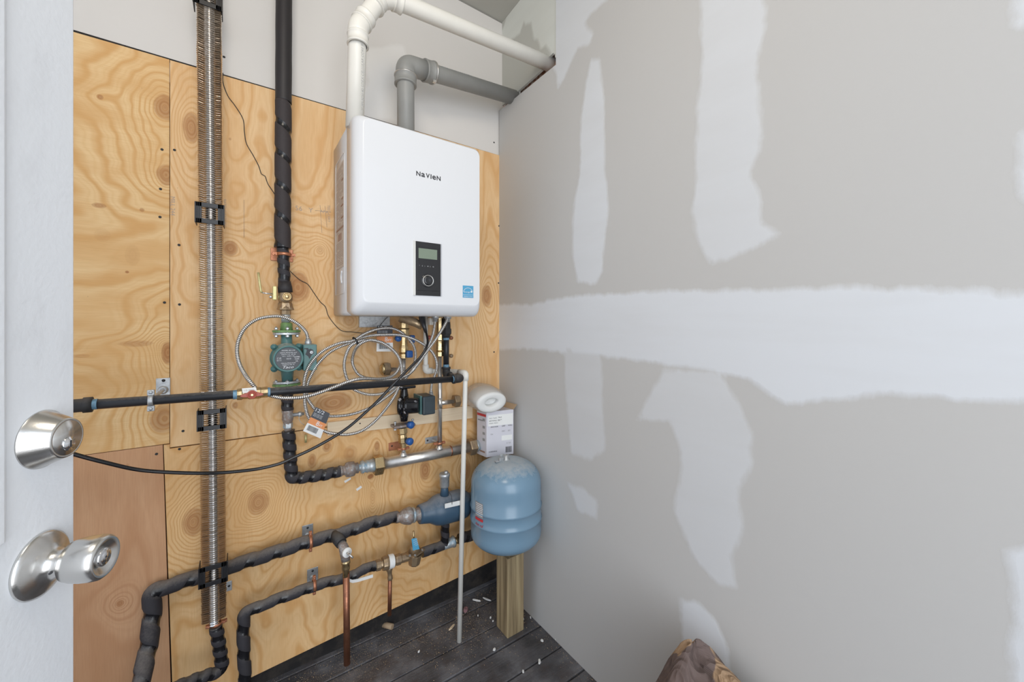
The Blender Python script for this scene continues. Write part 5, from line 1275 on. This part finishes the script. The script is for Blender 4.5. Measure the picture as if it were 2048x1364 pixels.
# ------------------------------------------------------------------ floor debris
def chip(name, px, py, w_, l_, rotz, mat, label, cat, grp=None, h=.003, tilt=0):
    w_ *= .75; l_ *= .75; c = F(px, py); mb = MB(); rnd = random.Random(int(px*7+py)); ring = []
    k = 7
    for i in range(k):
        a = 2*math.pi*i/k; r = rnd.uniform(.7, 1.1); ring.append(Vector((math.cos(a)*l_/2*r, math.sin(a)*w_/2*r, 0)))
    Mz = Matrix.Rotation(rotz, 3, 'Z') @ Matrix.Rotation(tilt, 3, 'Y')
    lo = [c+Mz@p+Vector((0, 0, .0025)) for p in ring]; hi = [c+Mz@(p*.82+Vector((0, 0, h)))+Vector((0, 0, .0025)) for p in ring]
    mb.rings([lo, hi], smooth=False); return tag(mb.build(name, M[mat], loc=c), label, cat, grp)
G1 = 'white plaster chips on the deck boards'
CHIPS = ['white plaster chip under the plywood edge, between the two copper pipes and drain pipe', 'jagged white chip at the plywood foot, left of the long copper pipe', 'tiny white chip next to the jagged one by the long copper pipe', 'flat white chip just left of the long copper pipe', 'white chip close to the left foot of the post, upper one', 'white chip on the gap right of the wooden post, small', 'tiny white chip close to the left foot of the post, lower one', 'white chip on the boards right of the post, halfway to the drywall', 'white chip on the boards directly in front of the post', 'long white chip in the board gap, lowest right on the floor', 'tiny white chip touching the right side of the post', 'tiny white chip under the plywood edge beside the tape scrap', 'tiny white chip between the drain pipe and the post', 'white chip at the foot of the taped drywall near the screws', 'white chip on the boards between the copper pipe and drain pipe', 'pale chip in the board gap at the bottom of the photo']
for i, (px_, py_, w_, l_, rz) in enumerate(((873,1197,.018,.022,.3),(651,1276,.016,.02,.9),(658,1272,.008,.010,0),(674,1278,.012,.022,.4),(981,1237,.012,.014,.4),(1061,1237,.008,.014,1.2),(986,1244,.007,.010,0),(1084,1283,.014,.024,2.2),(989,1301,.016,.020,.2),(1079,1325,.018,.032,.8),(1047,1240,.008,.010,1),(853,1214,.008,.009,1),(956,1233,.008,.010,1),(1113,1281,.012,.022,2),(838,1305,.01,.016,.4),(1046,1345,.012,.018,1.1))):
    chip('plaster_chip', px_, py_, w_, l_, rz, 'paper_white', CHIPS[i], 'debris', G1, .006)
for px_, py_, rz, lb_ in ((952,1202,2.2,'long white sliver of plaster on the floor left of the post, nearer the drain pipe'),(973,1200,2.0,'long white sliver of plaster on the floor right beside the post')):
    chip('plaster_sliver', px_, py_, .014, .075, rz, 'paper_white', lb_, 'debris', 'plaster slivers by the post', .005)
chip('wood_wedge', 903, 1257, .014, .07, .4, 'batten', 'pale pointed wood splinter on the floor at the foot of the drain pipe', 'debris', None, .006)
chip('pink_insulation_tuft', 931, 1223, .03, .045, .8, 'red_handle', 'pinkish insulation scrap on the floor behind the drain pipe', 'debris', None, .014)
bpy.data.objects['pink_insulation_tuft'].data.materials[0] = simple('pink_wool', (.30, .16, .17), .95, 0, .3, 80)
c = F(877, 1186)
mb = MB(); rings = []
for i in range(7):
    t_ = i/6; cc_ = c+Vector((-.05+.1*t_, .0, .018)); rings.append([cc_+Vector((0, math.cos(a), math.sin(a)))*(.004+.016*math.sin(math.pi*t_))*(1+.3*mnoise.noise(Vector((t_*6, math.cos(a)*2, math.sin(a)*2)))) for a in [2*math.pi*j/12 for j in range(12)]])
mb.rings(rings, smooth=False); tag(mb.build('tape_scrap', M['black'], loc=c), 'crumpled black tape scrap on the floor under the plywood edge', 'debris')
c = F(776, 1253); mb = MB(); mb.lathe(c+Vector((-.02, .01, .012)), (.6, -.75, 0), [(0, .012), (.05, .012)], 12); tag(mb.build('pipe_stub', M['card_brown'], loc=c), 'dusty pipe stub lying on the floor below the thin copper pipe', 'debris')
for a_, b_, c_, lb_ in (((712,978),(722,971),(724,975),'white plaster smear on the plywood below the big hexagon nut'), ((688,962),(701,955),(702,958),'faint white plaster smear on the plywood under the rusty union')):
    q = P(*a_); m_ = MB(); m_.prism([P(a_[0], a_[1], 0), P(b_[0], b_[1], 0), P(c_[0], c_[1], 0), P(a_[0]+2, a_[1]+4, 0)], (0, -.0012, 0)); tag(m_.build('plaster_smear', M['paper_white'], loc=q), lb_, 'plaster')
# sawdust: nobody could count it
mb = MB(); rnd = random.Random(11)
for i in range(1700):
    if rnd.random() < .6: x_, y_ = rnd.uniform(-1.1, -.01), rnd.triangular(-.22, .045, .0)
    else: x_, y_ = rnd.gauss(-.34, .12), rnd.gauss(-.22, .09)
    if rnd.random() < .2: x_, y_ = rnd.triangular(-.10, -.005, -.01), rnd.uniform(-.9, 0)
    if x_ > -.006 or y_ > .05: continue
    s_ = rnd.uniform(.0005, .0017); mb.box((x_, y_, .0012+s_*.3), (s_*rnd.uniform(1, 3), s_, s_*.6), Matrix.Rotation(rnd.uniform(0, 3), 3, 'Z'))
tag(mb.build('sawdust', simple('sawdust_tan', (.42, .31, .20), .9, 0, .4, 200), fixn=False), 'scattered tan sawdust and grit over the dark deck boards', 'sawdust', kind='stuff')

# ------------------------------------------------------------------ crumpled paper bag
bc_ = Vector((-.185, -1.215, 0))
def bag():
    mb = MB(); nr, nz = 72, 40; rings = []
    for i in range(nz+1):
        t_ = i/nz; ring = []
        for j in range(nr):
            a = 2*math.pi*j/nr
            r = .185*(1-.06*t_)
            z_ = .43*t_
            q = Vector((math.cos(a)*1.6, math.sin(a)*1.6, t_*3.0))
            cr = mnoise.turbulence(q*1.3, 3, True)-.8
            r += .028*cr*(.4+.6*t_)
            # pull to a pinched peak at the top
            if t_ > .72:
                k = (t_-.72)/.28; r *= (1-.95*k**(.85+.45*(1-math.sin(a)))); z_ = .43*.72+.215*math.sin(k*math.pi/2)*(1+.03*math.sin(a*5))*(1 if math.sin(a) > 0 else 1+.25*math.sin(a)); 
            px_ = bc_.x+math.cos(a)*r*.95; py_ = bc_.y+math.sin(a)*r*(1.1+.75*max(0, -math.sin(a)))
            if t_ > .72: px_ += .04*((t_-.72)/.28); py_ += .060*((t_-.72)/.28)
            ring.append(Vector((min(px_, -.006), py_, max(z_, .002))))
        rings.append(ring)
    mb.rings(rings, smooth=False); return mb
pm = N('kraft_paper'); co = pm.coord(); vv = pm.t.nodes.new('ShaderNodeTexVoronoi'); vv.inputs['Scale'].default_value = 13; vv.inputs['Randomness'].default_value = 1
pm.t.links.new(pm.vmath('ADD', co, pm.noise(co, 6, 2, color=True)), vv.inputs['Vector'])
patch = pm.ramp(pm.noise(pm.vmath('ADD', co, (3.0, 1.0, 0.4)), 7, 3, .5), [(.50, 0.0), (.515, 1.0)])
pm.set('Base Color', pm.mix(patch, (.13, .092, .082), (.36, .235, .14))); pm.set('Roughness', .8)
pm.bump(vv.outputs['Distance'], .02, .7)
t = thing('crumpled_paper_bag', 'crumpled brown paper bag on the floor against the taped drywall', 'paper bag', bc_)
bag().build('bag', pm.m, t)

# ------------------------------------------------------------------ open door with deadbolt and knob
def cr(x_, z_): return Vector((CX+x_*C1+z_*S1, CY-x_*S1+z_*C1, 0))
th = math.radians(14)
Pk = cr(-.529, .434); nD = (cr(math.cos(th), math.sin(th))-cr(0, 0)).normalized(); tD = (cr(-math.sin(th), math.cos(th))-cr(0, 0)).normalized()
EDGE = .0455
dW = .81
dr_ = thing('door_1', None, None, Pk-tD*.35); tag(dr_, kind='structure')
def dq(t_, n_, z_): q = Pk+tD*t_+nD*n_; return Vector((q.x, q.y, z_))
mb = MB(); mb.prism([dq(EDGE, 0, .02), dq(EDGE-dW, 0, .02), dq(EDGE-dW, -.044, .02), dq(EDGE, -.044, .02)], (0, 0, 2.03))
mb.build('door_leaf', M['door'], dr_, bevel=.002)
mb = MB(); mb.prism([dq(-.038, 0, 1.163), dq(-.068, 0, 1.163), dq(-.068, .005, 1.163), dq(-.043, .005, 1.163)], (0, 0, .80))
mb.build('panel_moulding', M['door'], dr_, bevel=.002)
zk, zd = CZ-(1129-V0)*.434/FOC, CZ-(880-V0)*.434/FOC
kn_ = thing('door_knob', 'brushed steel entry knob on a wide round rose, low on the open door', 'door knob', dq(0, 0, zk))
MB().lathe(dq(0, 0, zk), nD, [(0, .0345), (.0015, .0352), (.0035, .0345), (.006, .031), (.010, .0225), (.013, .0170), (.017, .0145), (.022, .0135), (.026, .0135)], 56).build('rose', M['steel_satin'], kn_)
kb = MB().lathe(dq(0, .0255, zk), nD, [(0, .012), (.0005, .0180), (.003, .0208), (.009, .0228), (.018, .0242), (.027, .0245), (.033, .0236), (.0355, .0218), (.036, .0205), (.0345, .017), (.0315, .0125), (.030, .010)], 56).build('knob', M['steel_satin'], kn_)
MB().lathe(dq(0, .0545, zk), nD, [(0, .0098), (.005, .0100), (.006, .0085), (.0055, .0065), (.0063, .006), (.0063, 0)], 32).build('key_cylinder', M['chrome'], kn_)
MB().lathe(dq(0, .0255+.0352, zk), nD, [(-.006, .0012), (.0005, .0012)], 4).build('keyway', M['ink_black'], kn_)
MB().lathe(dq(-.014, .020, zk-.004), -tD, [(-.002, .0012), (.0016, .0012)], 8).build('release_hole', M['ink_black'], kn_)
_Pk0 = Pk.copy(); Pk = Pk+tD*.004
db_ = thing('deadbolt_lock', 'brushed steel tapered deadbolt above the door knob', 'deadbolt', dq(0, 0, zd))
MB().lathe(dq(0, 0, zd), nD, [(0, .0325), (.001, .0322), (.002, .0310), (.021, .0225), (.0225, .0218), (.0228, .0198), (.022, .0193)], 56).build('tapered_collar', M['steel_satin'], db_)
MB().lathe(dq(0, .0216, zd), nD, [(0, .0196), (.0012, .0195), (.0012, .0)], 40).build('face_disc', M['steel_satin'], db_)
MB().lathe(dq(.000, .0228, zd-.007), nD, [(0, .0080), (.0015, .0078), (.0015, .0055), (.0025, .0052), (.0025, 0)], 28).build('key_cylinder', M['chrome'], db_)
m_ = MB(); q = dq(0, .0256, zd-.007); m_.prism([q+tD*.0007+Vector((0, 0, .004)), q-tD*.0007+Vector((0, 0, .004)), q-tD*.0007-Vector((0, 0, .004)), q+tD*.0007-Vector((0, 0, .004))], nD*.0002); m_.build('keyway', M['ink_black'], db_)

# board print on drywall
wl = bpy.data.objects['wall_left']; wl_par = wl
text('Walls & Ceilings', wl, M['ink_grey'], P(945, 12, .0078), (1, 0, -.0), (0, 0, 1), .014, 'board_print', width=.16)
wr_ = bpy.data.objects['wall_right']
text('CUT HERE  12 1/2 11', wr_, M['ink_grey'], R(1052, 1196, -.0002), (0, -1, 0), (0, 0, 1), .010, 'board_print', width=.20)

# torn paper at the vent opening
for q, lb_ in ((R(1103, 118, .018), 'torn drywall paper flap above the white vent pipe'), (R(1040, 190, .015), 'torn drywall paper scrap beside the grey vent pipe')):
    m_ = MB(); m_.prism([q+Vector((0, .012, -.008)), q+Vector((-.006, -.012, -.006)), q+Vector((-.004, -.006, .018)), q+Vector((.0, .004, .024))], (.001, 0, 0))
    tag(m_.build('torn_paper', M['paper_white'], loc=q), lb_, 'paper', 'torn drywall paper')
